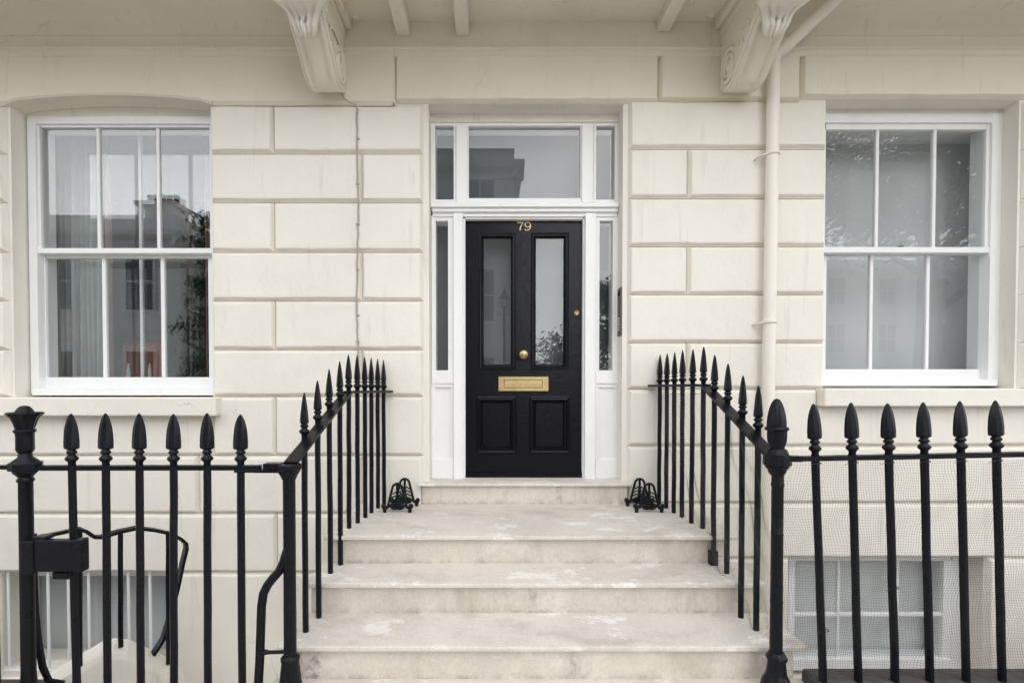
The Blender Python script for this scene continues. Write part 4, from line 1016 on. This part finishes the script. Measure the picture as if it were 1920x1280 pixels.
blind('roller_blind', WX(-40, 4.2, 1150), WX(345, 4.2, 1150), WZ(1275, 4.2), WZ(1060, 4.2), 4.12, 'blind', 'grey-blue blind behind the barred basement window at bottom left')
blind('roller_blind', WX(1470, 4.2, 1150), WX(1800, 4.2, 1150), WZ(1270, 4.2), WZ(1030, 4.2), 4.08, 'blind_pale', 'pale grey blind behind the basement window at bottom right')
blind('door_blind', WX(800, 4.2), WX(1170, 4.2), Z_THR+.02, WZ(228, 4.2), 4.14, 'screen', 'grey screen behind the glass of the front door and fanlight')

# ------------------------------------------------------------------ across the street (seen in the reflections)
def far_house(lab, x0, x1, yf, depth, h, floors, nwin, mat, chims=()):
    o = thing('terraced_house', lab, 'house', ((x0+x1)/2, yf, 0))
    m = MB(); z = 0; k = 0
    while z < h-.02:                        # banded stucco courses with open joints
        z1 = min(h, z+.36); m.box(x0, x1, yf-depth, yf, z, z1-.025); m.box(x0+.03, x1-.03, yf-depth+.03, yf-.03, z1-.026, z1+.001); z = z1
    m.build('wall', M[mat], o)
    c = MB(); c.prism([(yf-.05, h-.55), (yf+.06, h-.5), (yf+.12, h-.35), (yf+.35, h-.2), (yf+.42, h-.05), (yf+.42, h+.05), (yf-.05, h+.05)], 'x', x0-.3, x1+.35)
    c.prism([(x1-.05, h-.55), (x1+.06, h-.5), (x1+.1, h-.35), (x1+.3, h-.2), (x1+.351, h-.05), (x1+.351, h+.05), (x1-.05, h+.05)], 'y', yf-depth, yf+.3)
    c.box(x0, x1, yf-depth, yf+.02, h+.05, h+.6)
    c.build('cornice', M[mat], o)
    fh = h/floors
    for f in range(floors):
        for n in range(nwin):
            cx = x0+(x1-x0)*(n+.5)/nwin; zz = f*fh+.8; hh = fh*.58
            fr = MB(); fr.box(cx-.62, cx+.62, yf+.002, yf+.06, zz-.1, zz); fr.box(cx-.62, cx-.5, yf+.002, yf+.06, zz, zz+hh); fr.box(cx+.5, cx+.62, yf+.002, yf+.06, zz, zz+hh); fr.box(cx-.62, cx+.62, yf+.002, yf+.09, zz+hh, zz+hh+.14)
            fr.box(cx-.5, cx+.5, yf+.002, yf+.04, zz+hh/2-.03, zz+hh/2+.03); fr.box(cx-.02, cx+.02, yf+.002, yf+.035, zz, zz+hh)
            w_ = fr.build('window', M['white'], o); MB().box(cx-.5, cx+.5, yf+.003, yf+.012, zz, zz+hh).build('pane', M['winpane'], w_)
    for cx, hh in chims:
        ch = MB().box(cx-.7, cx+.7, yf-2.5, yf-1.5, h, h+hh).box(cx-.8, cx+.8, yf-2.6, yf-1.4, h+hh-.001, h+hh+.15).build('chimney', M[mat], o)
        for k in range(5): MB().lathe([(.11, 0), (.1, .3), (.13, .34), (.11, .4)], (cx-.52+.26*k, yf-2, h+hh+.15), 10).build('chimney_pot', M['pot'], ch)
    return o
M['winpane'] = plain('far_window_glass', (.03, .035, .04), .1, .6)
far_house('tall cream stucco house across the street, mirrored in the fanlight', -9.0, .95, -10.6, 11, 9.6, 3, 4, 'opp', ((-6, 1.4),))
far_house('lower pale stucco house across the street with chimney pots, mirrored in the left window', -26, -11.2, -10.6, 10, 7.2, 2, 5, 'opp2', ((-13.0, 1.5), (-21, 1.3)))
far_house('pale terrace far off across the street to the right, behind the trees', 16, 34, -22, 10, 8.5, 3, 6, 'opp2')
def tree(lab, x, y, h, r, n, cz, mat, leaf=.12, squash=.8, group='trees across the street', seed=0, conif=False):
    rnd = random.Random(seed)
    o = thing('leafy_tree' if not conif else 'conifer', lab, 'tree', (x, y, 0), group)
    m = MB(); m.tube([(x, y, -.1), (x+.05, y, h*.25), (x-.05, y+.05, h*.5), (x, y, h*.85)], [.035*h, .028*h, .018*h, .005*h], 10)
    for k in range(9):
        a = k*2.4; z0 = h*(.32+.05*k); ln = r*.75*(1-.05*k)
        m.tube([(x, y, z0), (x+ln*.5*math.cos(a), y+ln*.5*math.sin(a), z0+ln*.35), (x+ln*math.cos(a), y+ln*math.sin(a), z0+ln*.6)], [.012*h, .007*h, .002*h], 6)
    m.build('trunk', M['bark'], o)
    vs, fs = [], []
    cl = []
    for k in range(60):
        if conif:
            t = rnd.random(); rr = r*(1-t)*rnd.uniform(.5, 1); a = rnd.uniform(0, 6.28); cl.append((x+rr*math.cos(a), y+rr*math.sin(a), h*.15+t*h*.85, r*.22))
        else:
            v = Vector((rnd.gauss(0, 1), rnd.gauss(0, 1), rnd.gauss(0, 1))).normalized()*(rnd.uniform(.45, 1))
            cl.append((x+v.x*r, y+v.y*r, cz+v.z*r*squash, r*rnd.uniform(.16, .3)))
    for k in range(n):
        c = cl[rnd.randrange(len(cl))]
        v = Vector((rnd.gauss(0, .5), rnd.gauss(0, .5), rnd.gauss(0, .42)))*c[3]*1.3
        p = Vector(c[:3])+v; a = Vector((rnd.gauss(0, 1), rnd.gauss(0, 1), rnd.gauss(0, 1))).normalized(); b = a.orthogonal().normalized(); d = a.cross(b)
        s = leaf*rnd.uniform(.6, 1.3); i = len(vs)
        vs += [tuple(p+b*s), tuple(p+d*s*.5+a*s*.15), tuple(p-b*s), tuple(p-d*s*.5+a*s*.15)]; fs.append((i, i+1, i+2, i+3))
    me = bpy.data.meshes.new('crown'); me.from_pydata(vs, [], fs); me.materials.append(M[mat]); c_ = bpy.data.objects.new('crown', me); COL.objects.link(c_); c_.parent = o; c_.location = -Vector((x, y, 0))
    return o
tree('broad leafy street tree mirrored in the right-hand window', 12.3, -6.3, 11, 4.6, 24000, 8.0, 'leaf', .105, .75, seed=1)
tree('round tree down the street mirrored low in the right door pane', 7.2, -37, 6.6, 3.6, 7000, 4.0, 'leaf2', .16, .7, seed=2)
tree('slim tree mirrored in the sidelight right of the door', 8.0, -22, 9.2, 2.2, 6000, 6.0, 'leaf', .14, 1.3, seed=3)
tree('dark spreading conifer mirrored at the right of the left window', -9.55, -9.2, 7.3, 1.15, 1500, 5, 'leaf2', .10, 1, seed=4, conif=True)
lamp = thing('street_lamp', 'black heritage street lamp with glass lantern mirrored in the left door pane', 'street lamp', (.5, -7.6, 0))
MB().lathe([(.14, 0), (.13, .5), (.07, .6), (.06, 1.0), (.045, 1.1), (.035, 3.85), (.05, 3.9), (.04, 4.0)], (.5, -7.6, 0), 14).build('column', M['iron'], lamp)
MB().tube([(.26, -7.6, 3.8), (.74, -7.6, 3.8)], .015, 8).build('ladder_bar', M['iron'], lamp)
m = MB().lathe([(.16, 4.27), (.175, 4.29), (.09, 4.4), (.05, 4.43), (.06, 4.49), (.03, 4.53), (.02, 4.58), (.01, 4.62)], (.5, -7.6, 0), 6, False)
for k in range(6):
    a = k*math.pi/3; m.tube([(.5+.085*math.cos(a), -7.6+.085*math.sin(a), 4.03), (.5+.155*math.cos(a), -7.6+.155*math.sin(a), 4.28)], .009, 5)
m.lathe([(.04, 3.99), (.1, 4.01), (.1, 4.035), (.04, 4.04)], (.5, -7.6, 0), 6, False); m.build('lantern_frame', M['iron'], lamp)
MB().lathe([(.078, 4.04), (.148, 4.265)], (.5, -7.6, 0), 6, False).build('lantern_glass', M['glass_clear'], lamp)
